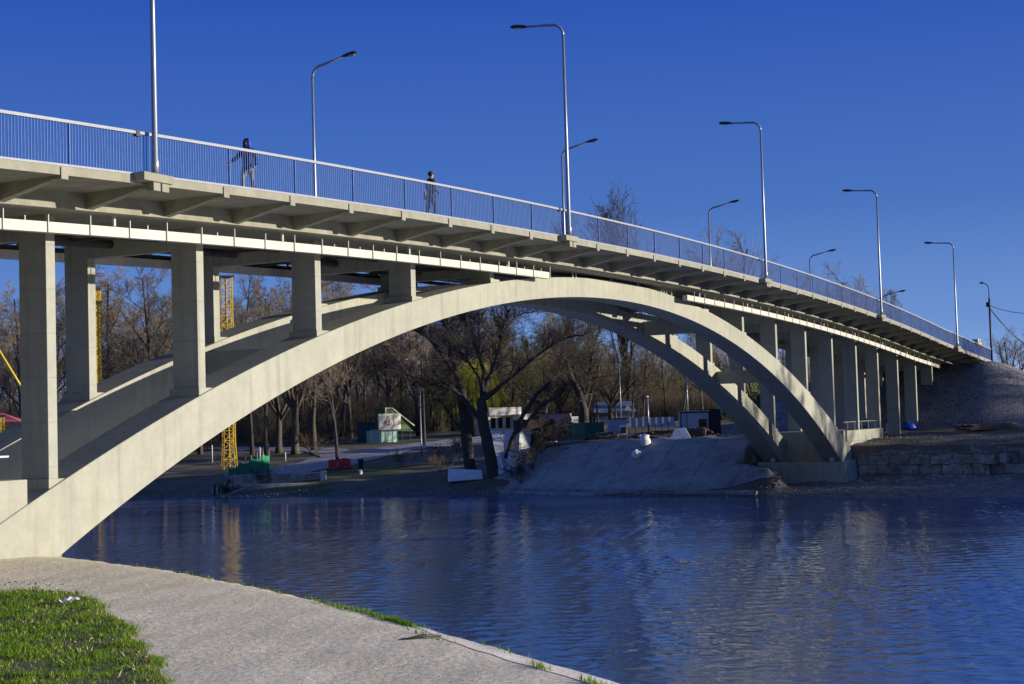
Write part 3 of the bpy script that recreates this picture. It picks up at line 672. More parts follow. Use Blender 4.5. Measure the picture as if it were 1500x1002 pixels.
# ------------------------------------------------------------------ street lamps on the bridge
def make_lamp(loc, sgn, H=8.5, label=None, tilt=.06):
    """pole with a swept arm; sgn = +1 arm towards +Y"""
    t = thing('street_lamp', label, 'street lamp', loc, 'galvanised street lamps along the bridge deck')
    L = V(loc)
    MB().tube([L, L + V((0, 0, .35)), L + V((0, 0, .4)), L + V((0, 0, 4)), L + V((0, 0, H - .5))], [.10, .10, .078, .066, .050], 12).build('pole', galv, t, smooth=True)
    pts = []
    for i in range(8):
        a = math.pi / 2 * i / 7
        pts.append(L + V((0, sgn * .5 * (1 - math.cos(a)), H - .5 + .5 * math.sin(a))))
    end = pts[-1] + V((0, sgn * 1.15, tilt * 1.5)); pts.append(end)
    MB().tube(pts, [.058] * 8 + [.042], 10).build('arm', galv, t, smooth=True)
    rs = [.05, .085, .125, .14, .125, .05]; ds = [-.12, 0, .18, .42, .6, .70]
    hd = MB(); M = Matrix.Translation(end) @ Matrix.Rotation(sgn * .10, 4, 'X')
    vs = []; fs = []; n = 10
    for r, d in zip(rs, ds):
        for k in range(n):
            a = 2 * math.pi * k / n; zz = math.sin(a) * r * (.75 if math.sin(a) > 0 else .45)
            vs.append((math.cos(a) * r, sgn * d, zz))
    for i in range(len(rs) - 1):
        for k in range(n): fs.append((i * n + k, i * n + (k + 1) % n, (i + 1) * n + (k + 1) % n, (i + 1) * n + k))
    fs.append(tuple(range(n))); fs.append(tuple((len(rs) - 1) * n + k for k in range(n)))
    hd.add(vs, fs, M); h = hd.build('lamp_head', darkmetal, t, smooth=True)
    g = MB(); g.ball((0, sgn * .40, -.05), .1, 10, 6, (1, 2.0, .45), M); g.build('lens', glassm, h, smooth=True)
    return t
NL = ['thickest street lamp on the near railing, cut off above, left of the blue hooded walker',
      'street lamp on the near railing above the left half of the arch crown, arm pointing left',
      'street lamp on the near railing right of the arch crown, before the poplar-free sky',
      'street lamp on the near railing over the right-hand columns, fourth from the left along that rail',
      'last street lamp on the near railing, standing close to the embankment end']
NL[1] = 'street lamp on the near railing directly above the arch crown, arm pointing left'
NL[2] = 'third lamp along the near railing, above the right part of the arch'
NL[3] = 'fourth lamp along the near railing, above the tall columns right of the arch'
FL = [None, 'street lamp on the far railing between the two walkers, arm pointing right',
      'far railing lamp almost hidden behind the near lamp at the arch crown',
      'street lamp on the far railing just right of the tall bare poplar, arm pointing right',
      'small street lamp on the far railing beside the rounded bare treetop, arm pointing right',
      'smallest street lamp on the far railing, just right of the fourth near lamp']
for k in range(5):
    x = LX0 + 8 * BB * k; make_lamp((x, -.17, dz(x) + .03), 1, 8.55, NL[k])
for k in range(1, 6):
    x = LX0 + 8 * BB * k + (.4 if k == 2 else 0); make_lamp((x, WT + .17, dz(x) + (.03 if k < 5 else -.4)), -1, 8.4 if k < 5 else 8.2, FL[k], .16)

# ------------------------------------------------------------------ people
def skinmesh(name, joints, edges, m, parent, sub=2):
    me = bpy.data.meshes.new(name); base = parent_loc(parent)
    me.from_pydata([tuple(V(j[:3])) for j in joints], edges, []); me.update()
    o = bpy.data.objects.new(name, me); COL.objects.link(o); o.parent = parent; me.materials.append(m)
    sk = o.modifiers.new('skin', 'SKIN'); sk.use_smooth_shade = True
    if not me.skin_vertices: me.skin_vertices.new()
    for i, j in enumerate(joints):
        d = me.skin_vertices[0].data[i]; r = j[3]; d.radius = (r, j[4] if len(j) > 4 else r); d.use_root = (i == 0)
    sb = o.modifiers.new('sub', 'SUBSURF'); sb.levels = sub; sb.render_levels = sub
    return o
def fingers(b, wrist, d, side):
    d = V(d).normalized(); s = V(side).normalized()
    b.ball(wrist + d * .05, .036, 8, 5, (1, 1, 1.1))
    for i in range(4):
        p = wrist + d * .085 + s * (i - 1.5) * .018; L = (.055, .068, .064, .05)[i]
        b.tube([p, p + d * L * .6, p + d * L + s.cross(d) * .015], [.0095, .009, .007], 6)
    p = wrist + d * .035 + s * .034; b.tube([p, p + d * .03 + s * .022, p + d * .062 + s * .028], [.011, .010, .008], 6)
def person(loc, face, H, label, style):
    """face = heading in radians; local +Y is forward, +X is the person's right"""
    t = thing('person', label, 'person', loc); t.rotation_euler = (0, 0, face - math.pi / 2); k = H / 1.75
    def S(js): return [tuple(c * k for c in j) for j in js]
    stride = .20 if style == 'blue' else .10
    body = [(0, 0, .95, .13, .10), (0, .01, 1.18, .12, .10), (0, .01, 1.38, .13, .10), (0, .02, 1.49, .055), (0, .04, 1.575, .078, .088), (0, .04, 1.68, .078, .09), (0, .035, 1.735, .05, .06),
            (.1, 0, .90, .085), (.11, stride, .50, .06), (.11, stride - .05, .09, .042), (.11, stride + .10, .035, .035),
            (-.1, 0, .90, .085), (-.11, -stride * .5, .50, .06), (-.11, -stride - .08, .10, .042), (-.11, -stride + .07, .04, .035)]
    be = [(0, 1), (1, 2), (2, 3), (3, 4), (4, 5), (5, 6), (0, 7), (7, 8), (8, 9), (9, 10), (0, 11), (11, 12), (12, 13), (13, 14)]
    if style == 'blue':
        ra = [(.19, .01, 1.40), (.36, -.02, 1.20), (.52, .12, 1.07)]; la = [(-.19, .01, 1.40), (-.27, -.04, 1.13), (-.25, .10, .92)]
    else:
        ra = [(.19, .01, 1.40), (.27, -.02, 1.13), (.20, .16, 1.00)]; la = [(-.19, .01, 1.40), (-.27, 0, 1.14), (-.10, .16, 1.36)]
    n = len(body); body += [(*ra[0], .06), (*ra[1], .043), (*ra[2], .03), (*la[0], .06), (*la[1], .043), (*la[2], .03)]
    be += [(2, n), (n, n + 1), (n + 1, n + 2), (2, n + 3), (n + 3, n + 4), (n + 4, n + 5)]
    bo = skinmesh('body', S(body), be, skin, t)
    # face and hands joined into small meshes on the body
    fb = MB(); M = Matrix.Scale(k, 4)
    fb.ball((0, .135, 1.60), .016, 6, 4, (1, 1.3, 1.5), M)
    for s in (-1, 1): fb.ball((s * .082, .035, 1.60), .022, 6, 4, (.5, 1, 1.5), M)
    hands = MB(); fingers(hands, V(ra[2]), V(ra[2]) - V(ra[1]), (0, .3, 1)); fingers(hands, V(la[2]), V(la[2]) - V(la[1]), (0, .6, 1))
    fb.v += [p * k for p in hands.v]; o_ = len(fb.v) - len(hands.v); fb.f += [tuple(i + o_ for i in f) for f in hands.f]
    def put(mb, name, m, par, sm_=True):
        me = bpy.data.meshes.new(name); me.from_pydata([tuple(p) for p in mb.v], [], mb.f); me.materials.append(m); fixn(me)
        if sm_: me.shade_smooth()
        o = bpy.data.objects.new(name, me); COL.objects.link(o); o.parent = par; return o
    put(fb, 'hands_and_face', skin, bo)
    eyes = MB()
    for s in (-1, 1): eyes.ball((s * .032, .118, 1.632), .011, 6, 4, (1, 1, .7), M)
    eyes.box(-.026, .026, .118, .126, 1.548, 1.556, M); put(eyes, 'eyes_and_mouth', hairm, bo)
    jm = bluejacket if style == 'blue' else blackcoat
    low = .78 if style == 'blue' else .66
    jk = [(0, 0, 1.10, .175, .14), (0, .01, 1.30, .175, .14), (0, .015, 1.43, .12, .10), (0, .02, 1.50, .085), (0, 0, .92, .185, .15), (0, 0, low, .19, .155),
          (*ra[0], .085), (*ra[1], .068), (*[a + (c - a) * .92 for a, c in zip(ra[1], ra[2])], .052), (*la[0], .085), (*la[1], .068), (*[a + (c - a) * .92 for a, c in zip(la[1], la[2])], .052)]
    skinmesh('jacket', S(jk), [(0, 1), (1, 2), (2, 3), (0, 4), (4, 5), (1, 6), (6, 7), (7, 8), (1, 9), (9, 10), (10, 11)], jm, t)
    tr = [(0, 0, .93, .15, .12), (.1, 0, .82, .10), (.11, stride, .50, .075), (.11, stride - .05, .10, .06), (-.1, 0, .82, .10), (-.11, -stride * .5, .50, .075), (-.11, -stride - .08, .11, .06)]
    skinmesh('trousers', S(tr), [(0, 1), (1, 2), (2, 3), (0, 4), (4, 5), (5, 6)], greytrouser if style == 'blue' else darktrouser, t)
    for s, y in ((1, stride), (-1, -stride - .03)):
        sh = MB(); sh.ball((s * .11, y + .02, .045), .06, 8, 5, (.75, 2.1, .75), M); put(sh, 'shoe', blackcoat, t)
    if style == 'blue':
        hd = MB(); vs = []; fs = []; n = 12        # open hood: shell round the head
        rings = [(1.46, .115, .10), (1.56, .125, .125), (1.66, .125, .13), (1.745, .095, .10), (1.785, .03, .04)]
        for z, rx_, ry_ in rings:
            for q in range(n):
                a = math.pi * (-.5 - .28) + (math.pi * 1.56) * q / (n - 1) + math.pi * .5 + math.pi * .5
                vs.append((math.sin(a) * rx_, .03 + math.cos(a) * ry_, z))
        for i in range(len(rings) - 1):
            for q in range(n - 1): fs.append((i * n + q, i * n + q + 1, (i + 1) * n + q + 1, (i + 1) * n + q))
        hd.add(vs, fs, M); h = put(hd, 'hood', bluehood, t); so_ = h.modifiers.new('thick', 'SOLIDIFY'); so_.thickness = .02
    else:
        hd = MB(); hd.ball((0, .02, 1.665), .098, 12, 7, (.95, 1.05, .98), M); h = put(hd, 'hair', hairm, t)
        bg_ = MB(); bg_.box(-.36, -.24, -.08, .26, .80, 1.06, M); put(bg_, 'bag', bagm, t, False)
        st = MB(); st.tube([(-.3, .1, 1.05), (-.27, .06, 1.25), (-.15, .1, 1.47), (0, .13, 1.40)], .012, 6, M); put(st, 'bag_strap', bagm, t)
    return t
person((-31.0, 1.25, dz(-31)), R_(200), 1.72, 'walker in a blue hooded jacket with one arm held out, behind the near railing', 'blue')
person((-20.9, 1.0, dz(-20.9)), R_(-30), 1.76, 'person in a black coat with a tan shoulder bag, standing behind the railing', 'black')

# ------------------------------------------------------------------ trees
def gen_tree(seed, H, kind):
    """returns thick tubes [(pts, radii)], thin twigs array [(p0, p1, r)]"""
    r = random.Random(seed); thick = []; thin = []
    def rv(s): return V((r.gauss(0, s), r.gauss(0, s), r.gauss(0, s)))
    cfg = {
        'broad': dict(tl=.26, limbs=6, la=(22, 58), ll=.50, n2=7, a2=(28, 60), r2=.50, n3=8, r3=.52, n4=6, r4=.55, trop=.10, wob=.16, tr=.024),
        'forest': dict(tl=.93, limbs=17, la=(30, 62), ll=.34, n2=7, a2=(25, 55), r2=.50, n3=6, r3=.58, n4=6, r4=.6, trop=.13, wob=.10, tr=.013),
        'poplar': dict(tl=.72, limbs=34, la=(9, 20), ll=.44, n2=5, a2=(8, 20), r2=.6, n3=4, r3=.55, n4=2, r4=.6, trop=.12, wob=.05, tr=.012),
        'shrub': dict(tl=.05, limbs=9, la=(10, 60), ll=.85, n2=6, a2=(20, 50), r2=.5, n3=5, r3=.5, n4=3, r4=.5, trop=.05, wob=.14, tr=.012),
        'willow': dict(tl=.35, limbs=7, la=(15, 50), ll=.45, n2=6, a2=(25, 60), r2=.5, n3=6, r3=.5, n4=0, r4=.5, trop=.08, wob=.14, tr=.022),
    }[kind]
    def path(p, d, L, n, wob, trop):
        pts = [p.copy()]
        for i in range(n):
            d = (d + rv(wob) + V((0, 0, trop))).normalized(); p = p + d * (L / n); pts.append(p.copy())
        return pts, d
    def dirfrom(d, ang, az):
        a = d.cross(V((0, 0, 1)) if abs(d.z) < .9 else V((1, 0, 0))).normalized(); b_ = d.cross(a)
        return (d * math.cos(ang) + (a * math.cos(az) + b_ * math.sin(az)) * math.sin(ang)).normalized()
    def at_(pts, f):
        q = f * (len(pts) - 1); i = min(int(q), len(pts) - 2); t_ = q - i
        return pts[i].lerp(pts[i + 1], t_), (pts[i + 1] - pts[i]).normalized()
    R0 = H * cfg['tr']
    tp, td = path(V((0, 0, 0)), V((r.gauss(0, .04), r.gauss(0, .04), 1)), H * cfg['tl'], 6, .035 if kind != 'broad' else .07, .03)
    taper = .25 if kind in ('forest', 'poplar') else .75
    thick.append((tp, [R0 * 1.25] + [R0 * (1 - (1 - taper) * i / 6) for i in range(1, 7)], 7))
    for i in range(cfg['limbs']):
        if kind in ('forest', 'poplar'):
            f = (.26 if kind == 'forest' else .14) + (.74 if kind == 'forest' else .84) * (i + r.random() * .6) / cfg['limbs']
            f = min(f, .99); L = H * cfg['ll'] * (1.1 - .75 * f) * r.uniform(.75, 1.2); rr = R0 * (1.05 - .8 * f) * .5
        else:
            f = r.uniform(.7, 1.0) if i else 1.0; L = H * cfg['ll'] * r.uniform(.75, 1.1); rr = R0 * r.uniform(.42, .6)
        p, d = at_(tp, f)
        ang = R_(r.uniform(*cfg['la'])) * (.35 if (i == 0 and kind in ('broad', 'willow')) else 1)
        d = dirfrom(d, ang, i * 2.4 + r.uniform(-.5, .5))
        lp, ld = path(p, d, L, 5, cfg['wob'], cfg['trop'])
        thick.append((lp, [rr * (1 - .75 * q / 5) for q in range(6)], 5))
        for j in range(cfg['n2']):
            f2 = .25 + .75 * (j + r.random()) / cfg['n2']; f2 = min(f2, .99)
            p2, d2 = at_(lp, f2); L2 = L * cfg['r2'] * (1.15 - .6 * f2) * r.uniform(.7, 1.25); r2 = max(rr * (1 - .75 * f2) * .55, .014)
            bp_, bd = path(p2, dirfrom(d2, R_(r.uniform(*cfg['a2'])), r.uniform(0, 6.28)), L2, 3, cfg['wob'] * 1.1, cfg['trop'] * .8)
            thick.append((bp_, [r2 * (1 - .7 * q / 3) for q in range(4)], 4))
            for k in range(cfg['n3']):
                f3 = .2 + .8 * (k + r.random()) / cfg['n3']; f3 = min(f3, .99)
                p3, d3 = at_(bp_, f3); L3 = max(L2 * cfg['r3'] * (1.2 - .6 * f3) * r.uniform(.7, 1.3), .35)
                tp3, td3 = path(p3, dirfrom(d3, R_(r.uniform(20, 55)), r.uniform(0, 6.28)), L3, 2, cfg['wob'] * 1.2, cfg['trop'] * .6)
                rr3 = max(r2 * .4, .010)
                thin.append((tp3[0], tp3[1], rr3)); thin.append((tp3[1], tp3[2], rr3 * .75))
                if kind == 'willow':
                    for q in range(5):
                        p4, _ = at_(tp3, r.random()); dd = V((r.gauss(0, .28), r.gauss(0, .28), -.2)).normalized(); LL = r.uniform(2.2, 6.0)
                        a = p4
                        for s_ in range(3):
                            e = a + dd * LL / 3; thin.append((a, e, .020)); a = e; dd = (dd + V((0, 0, -1.1))).normalized()
                for q in range(cfg['n4']):
                    p4, d4 = at_(tp3, r.uniform(.15, 1)); L4 = L3 * cfg['r4'] * r.uniform(.6, 1.3)
                    e = p4 + dirfrom(d4, R_(r.uniform(15, 50)), r.uniform(0, 6.28)) * L4 + V((0, 0, .05 * L4)); thin.append((p4, e, .008))
    return thick, thin
def twigmesh(name, thin, m, parent, minr=.010):
    P0 = np.array([tuple(a) for a, b_, c in thin]); P1 = np.array([tuple(b_) for a, b_, c in thin]); rr = np.maximum(np.array([c for *_, c in thin]), minr)
    d = P1 - P0; d /= np.maximum(np.linalg.norm(d, axis=1, keepdims=True), 1e-6)
    ref = np.where(np.abs(d[:, 2:3]) < .9, np.array([[0, 0, 1.]]), np.array([[1., 0, 0]]))
    a = np.cross(d, ref); a /= np.linalg.norm(a, axis=1, keepdims=True); c = np.cross(d, a)
    vs = [P0 + (a * math.cos(t) + c * math.sin(t)) * rr[:, None] for t in (0, 2.094, 4.189)] + [P1 + (a * math.cos(t) + c * math.sin(t)) * rr[:, None] * .55 for t in (0, 2.094, 4.189)]
    v = np.stack(vs, 1).reshape(-1, 3); i = np.arange(len(P0))[:, None] * 6
    f = np.concatenate([i + np.array([[0, 1, 4, 3]]), i + np.array([[1, 2, 5, 4]]), i + np.array([[2, 0, 3, 5]])])
    return npmesh(name, v, f, m, parent)
PROTO = {}
def tree_proto(key, seed, H, kind, barkm, twigm, minr=.010, name='bare_tree'):
    th, tn = gen_tree(seed, H, kind)
    root = bpy.data.objects.new(name, None); COL.objects.link(root)
    b = MB()
    for pts, rad, n in th[:1 if kind != 'shrub' else 1]: b.tube(pts, rad, n)
    tr_ = b.build('trunk', barkm, None, smooth=True); tr_.parent = root
    b = MB()
    for pts, rad, n in th[1:]: b.tube(pts, rad, n, cap=False)
    lb = b.build('limbs', barkm, None, smooth=True); lb.parent = root
    cr = twigmesh('crown', tn, twigm, root, minr)
    PROTO[key] = root; root['H'] = H; root['used'] = 0
    return root
tree_proto('b1', 11, 17, 'broad', bark, twig); tree_proto('b2', 12, 16, 'broad', bark, budtwig)
tree_proto('f1', 21, 20, 'forest', bark, twig, .012); tree_proto('f2', 22, 21, 'forest', bark, twig, .012); tree_proto('f3', 23, 18, 'forest', bark, budtwig, .012); tree_proto('f4', 24, 19, 'forest', twigdark, twig, .012)
tree_proto('p1', 31, 30, 'poplar', twigdark, bark, .026)
tree_proto('w1', 41, 12, 'willow', twigdark, willowm, .014, 'willow_tree')
tree_proto('s1', 51, 3.2, 'shrub', shrubm, shrubm, .010, 'bare_shrub'); tree_proto('s2', 52, 2.6, 'shrub', twigdark, twigdark, .012, 'bare_shrub'); tree_proto('s3', 53, 2.4, 'shrub', shrubm, greenleaf, .016, 'bare_shrub')
rt = random.Random(77)
def plant(key, x, y, H, label, cat='tree', group=None, z=None, rot=None, sxy=1.0):
    pr = PROTO[key]
    o = pr if not pr['used'] else copy_tree(pr)
    pr['used'] = 1
    o.location = (x, y, (gz(x, y) if z is None else z) - .06); s = H / pr['H']
    o.scale = (s * sxy, s * sxy, s); o.rotation_euler = (0, 0, rt.uniform(0, 6.28) if rot is None else rot)
    return tag(o, label, cat, group)
def at(u, d):
    p = CAM + FH * d + RH * ((u - 750) / FPX * d); return p.x, p.y
FG = 'bare trees of the wood beyond the far bank'
def wood(n, u0, u1, d0, d1, h0, h1, keys, label, seed, group=FG):
    r = random.Random(seed)
    for i in range(n):
        u = u0 + (u1 - u0) * (i + r.uniform(.15, .85)) / n; d = r.uniform(d0, d1); x, y = at(u, d)
        plant(r.choice(keys), x, y, r.uniform(h0, h1), label, 'tree', group, sxy=r.uniform(.85, 1.15))
LW = 'bare brown tree in the wood seen between the left columns'
wood(16, -60, 480, 148, 172, 15, 20.5, ['f1', 'f2', 'f4', 'f1', 'b1'], LW, 1)
wood(18, -80, 500, 174, 205, 16, 21, ['f1', 'f2', 'f4', 'f3'], LW, 2)
wood(20, -90, 520, 206, 250, 16.5, 22, ['f1', 'f2', 'f4'], LW, 12)
LM = 'bare tree in the dense wood behind the promenade under the arch'
wood(12, 430, 720, 182, 205, 16, 20, ['f1', 'f3', 'f2', 'f4'], LM, 3, 'bare trees behind the promenade')
wood(16, 440, 860, 206, 228, 14, 18, ['f3', 'b2', 'f2', 'f3'], LM, 4, 'bare trees behind the promenade')
wood(18, 440, 860, 230, 262, 15, 18.5, ['f1', 'f3', 'f2', 'f4'], LM, 13, 'bare trees behind the promenade')
LB = 'thin bare tree beyond the site cabins seen under the right half of the arch'
wood(14, 760, 1130, 215, 260, 10, 13, ['f3', 'f1', 'f2', 'b2'], LB, 5, 'bare trees beyond the site cabins')
wood(12, 690, 900, 176, 205, 10, 13.5, ['f3', 'b2', 'f3', 'f1'], LB, 6, 'bare trees beyond the site cabins')
wood(12, 890, 1150, 176, 212, 10, 13.5, ['f1', 'f2', 'b1', 'f3'], LB, 7, 'bare trees beyond the site cabins')
wood(26, -100, 1200, 264, 320, 14, 18.5, ['f1', 'f2', 'f4', 'f3'], 'distant bare tree at the back of the wood', 8, 'distant trees at the back of the wood')
# undergrowth between the trunks, one mass
def thicket(name, n, fx, h0, h1, m, seed, per=26):
    r = np.random.default_rng(seed); X, Y = fx(r, n); Z = far_z(X, Y); h = r.uniform(h0, h1, len(X)); k = len(X)
    a = r.uniform(0, 6.283, (k, per)); t = np.abs(r.normal(0, .34, (k, per))); L = h[:, None] * r.uniform(.5, 1.05, (k, per))
    d = np.stack([np.cos(a) * np.sin(t), np.sin(a) * np.sin(t), np.cos(t)], -1)
    b0 = np.stack([X, Y, Z], 1)[:, None] + np.stack([r.normal(0, .5, (k, per)), r.normal(0, .5, (k, per)), 0 * a], -1)
    tip = b0 + d * L[..., None]; thin = []
    P0 = [b0.reshape(-1, 3)]; P1 = [tip.reshape(-1, 3)]; R0 = [np.full(k * per, .022)]
    for q in range(5):
        f = r.uniform(.3, 1, (k, per, 1)); s0 = b0 + (tip - b0) * f; dd = d + r.normal(0, .55, (k, per, 3)); P0.append(s0.reshape(-1, 3)); P1.append((s0 + dd * L[..., None] * .26).reshape(-1, 3)); R0.append(np.full(k * per, .014))
    P0 = np.concatenate(P0); P1 = np.concatenate(P1); R0 = np.concatenate(R0)
    d = P1 - P0; d /= np.linalg.norm(d, axis=1, keepdims=True); ref = np.where(np.abs(d[:, 2:3]) < .9, np.array([[0, 0, 1.]]), np.array([[1., 0, 0]]))
    u = np.cross(d, ref); u /= np.linalg.norm(u, axis=1, keepdims=True); c = np.cross(d, u)
    v = np.stack([P0 + (u * math.cos(t_) + c * math.sin(t_)) * R0[:, None] for t_ in (0, 2.094, 4.189)] + [P1], 1).reshape(-1, 3)
    i = np.arange(len(P0))[:, None] * 4; f = np.concatenate([i + np.array([[0, 1, 3]]), i + np.array([[1, 2, 3]]), i + np.array([[2, 0, 3]])])
    return tag(npmesh(name, v, f, m), kind='stuff')
def band(u0, u1, d0, d1):
    def fx(r, n):
        u = r.uniform(u0, u1, n); d = r.uniform(d0, d1, n); return CAM.x + FH.x * d + RH.x * (u - 750) / FPX * d, CAM.y + FH.y * d + RH.y * (u - 750) / FPX * d
    return fx
brush = mat('brushwood', (0.085, 0.065, 0.042), (0.19, 0.155, 0.085), .35, .95)
thicket('undergrowth', 520, band(-120, 500, 172, 250), 2.5, 6.5, brush, 1)
thicket('undergrowth', 560, band(430, 900, 190, 262), 2.0, 6.0, brush, 2)
thicket('undergrowth', 380, band(860, 1200, 195, 262), 2.0, 5.5, brush, 3)
thicket('distant_wood', 1500, band(-160, 1260, 265, 380), 6, 13.5, brush, 4, 20)
def one(key, u, d, H, label, cat='tree', **k):
    x, y = at(u, d); return plant(key, x, y, H, label, cat, **k)
one('p1', 919, 200, 32.8, 'tall narrow bare poplar rising above the bridge railing', sxy=.92, rot=.6)
one('p1', 838, 235, 35, 'thin bare poplar top just showing behind the lamp at the arch crown', sxy=.55)
one('b1', 855, 152, 12.3, 'thick-trunked bare tree with crooked limbs behind the pink building', rot=.6)
one('b1', 1075, 190, 28.6, 'bare tree with a rounded top peeping over the railing by the third near lamp', sxy=.8)
one('b1', 1222, 165, 20.3, 'rounded bare treetop above the railing beside the fourth near lamp', sxy=.85)
one('b1', 1252, 172, 19, 'smaller bare treetop right of the rounded one above the railing', sxy=.7)
one('f3', 1305, 215, 17, 'sparse thin treetop above the railing near the smallest far lamp', sxy=.7)
one('b1', 1484, 285, 17.5, 'bare tree at the right edge beyond the end of the bridge', rot=1)
one('f1', 1520, 300, 15, 'bare tree cut by the right edge of the photo', rot=1)
one('w1', 686, 178, 11.5, 'weeping willow with yellow-green spring strands behind the dark leaning trees')
one('f4', 490, 142, 15, 'dark forked bare tree standing on the promenade left of the kiosk', sxy=.8)
one('f4', 458, 165, 17, 'dark slim bare tree left of the promenade behind the arch rib')
one('b1', 405, 158, 16, 'dark bare tree behind the lower left of the arch rib', rot=2)
one('f4', 618, 158, 16, 'dark bare tree just right of the promenade lamp', sxy=.7)
one('p1', 1075, 165, 16, 'bare fastigiate tree behind the right columns', sxy=.6) if False else None
for i, (u, d, H) in enumerate(((1095, 150, 4.2), (1108, 152, 4.8))):
    one('s3', u, d, H, 'green-leaved bush seen between the far columns, ' + ('left one' if i == 0 else 'right one'), 'shrub')
# off to the right the same park wood goes on along the far bank and shades the slope
thicket('undergrowth', 900, lambda r, n: (r.uniform(26, 180, n), r.uniform(-74, -46, n)), 6, 10.5, brush, 14)
r = random.Random(9)
for i in range(46):
    x = 26 + (i % 23) * 6.2 + r.uniform(-2, 2); y = (-50 if i < 23 else -64) + r.uniform(-5, 5)
    plant(r.choice(['f1', 'f2', 'b1', 'f4']), x, y, r.uniform(12.5, 16), 'bare tree of the bank wood to the right of the bridge', 'tree', 'trees of the bank wood right of the bridge', sxy=1.15)
# the big spreading tree by the white boards: limbs laid out one by one
def limbtree(u0, d0, limbs, label, seed, mt, dens=4):
    """limbs: list of (pixel polyline, r0, r1, depth drift): built upright in the plane facing the river, with depth"""
    x0, y0 = at(u0, d0); g = gz(x0, y0)
    root = thing('bare_tree', label, 'tree', (x0, y0, g - .1)); r = random.Random(seed)
    base = V((x0, y0, g)); thin = []; trunk = MB(); lim = MB()
    def w(u, v, dd):
        d = d0 + dd; q = CAM + (F + R2 * ((u - 750) / FPX) - U2 * ((v - 501) / FPX)) * (d / 1.0); return q
    for li, (poly, r0, r1, dr) in enumerate(limbs):
        n = len(poly); pts = [w(u, v, dr * i / (n - 1)) for i, (u, v) in enumerate(poly)]
        P = []
        for i in range(n - 1):                       # Catmull-Rom
            a, b_, c, e = pts[max(i - 1, 0)], pts[i], pts[i + 1], pts[min(i + 2, n - 1)]
            for q in range(5):
                t_ = q / 5; P.append(.5 * ((2 * b_) + (c - a) * t_ + (2 * a - 5 * b_ + 4 * c - e) * t_ * t_ + (3 * b_ - a - 3 * c + e) * t_ ** 3))
        P.append(pts[-1]); m = len(P)
        P = [p + V((r.gauss(0, .02), r.gauss(0, .02), r.gauss(0, .02))) for p in P]
        rad = [r0 + (r1 - r0) * (i / (m - 1)) ** .8 for i in range(m)]
        (trunk if li == 0 else lim).tube(P, rad, 8)
        if li == 0: continue
        for i in range(m // 3, m):                    # side branches and twigs
            for q in range(dens):
                d = (P[min(i + 1, m - 1)] - P[i - 1]).normalized(); a = V((r.gauss(0, 1), r.gauss(0, 1), r.gauss(.5, .8))).normalized()
                d2 = (d * .7 + a).normalized(); L = r.uniform(.8, 3.0) * (.5 + .5 * rad[i] / r0 + .3); p = P[i]; sp = [p]
                for s_ in range(3):
                    d2 = (d2 + V((r.gauss(0, .22), r.gauss(0, .22), r.gauss(.08, .2)))).normalized(); p = p + d2 * L / 3; sp.append(p)
                rb = max(rad[i] * .35, .02)
                for s_ in range(3): thin.append((sp[s_], sp[s_ + 1], rb * (1 - .25 * s_)))
                for s_ in range(6):
                    k = r.randrange(1, 4); p3 = sp[k]; d3 = (d2 + V((r.gauss(0, .6), r.gauss(0, .6), r.gauss(.1, .5)))).normalized(); e = p3 + d3 * r.uniform(.4, 1.2); thin.append((p3, e, .014))
                    for z_ in range(2): thin.append((p3.lerp(e, r.uniform(.3, 1)), e + V((r.gauss(0, .4), r.gauss(0, .4), r.gauss(.1, .3))), .009))
    trunk.build('trunk', mt, root, smooth=True); lim.build('limbs', mt, root, smooth=True)
    base = V(root.location)
    twigmesh('crown', [(a - base, b_ - base, c) for a, b_, c in thin], mt, root, .011)
    return root
limbtree(722, 121, [
    ([(726, 705), (716, 660), (707, 615), (706, 585)], .55, .40, 0),
    ([(706, 588), (712, 565), (722, 540), (733, 505), (737, 480), (745, 455)], .30, .10, 1.5),
    ([(707, 585), (728, 570), (760, 545), (795, 515), (830, 495), (860, 490)], .26, .05, -2),
    ([(706, 575), (708, 545), (698, 510), (688, 480), (668, 455), (655, 450)], .22, .05, 2.5),
    ([(706, 580), (704, 560), (690, 535), (676, 520), (662, 510)], .16, .04, -1.5),
    ([(702, 612), (688, 595), (670, 575), (655, 566), (640, 563), (605, 552), (572, 538)], .22, .04, -2),
    ([(737, 480), (748, 470), (765, 460), (790, 455)], .10, .03, 1),
    ([(795, 515), (815, 520), (835, 530)], .08, .02, 1),
], 'big spreading dark bare tree leaning over the bank beside the white boards', 61, twigdark)
limbtree(690, 124, [
    ([(690, 695), (683, 640), (677, 580), (672, 560)], .5, .36, 0),
    ([(672, 562), (664, 530), (658, 500), (650, 470), (640, 445)], .26, .08, 1.5),
    ([(674, 575), (668, 550), (640, 510), (620, 490), (600, 480)], .2, .05, -1.5),
    ([(658, 505), (666, 490), (676, 470), (680, 450)], .14, .04, 1),
    ([(683, 640), (668, 620), (655, 600), (640, 580), (632, 577)], .12, .04, -1),
], 'thick dark bare trunk just left of the spreading tree on the bank', 62, twigdark)
limbtree(748, 122, [
    ([(742, 672), (752, 640), (768, 605), (790, 572)], .24, .16, 0),
    ([(788, 575), (806, 560), (818, 545), (822, 520), (822, 490)], .15, .04, 1.5),
    ([(815, 548), (826, 560), (828, 570)], .08, .05, 0),
    ([(752, 640), (775, 615), (800, 590), (820, 578), (826, 566)], .18, .09, -1.5),
], 'low slanting dark bare tree leaning right over the white boards', 63, twigdark, 1)
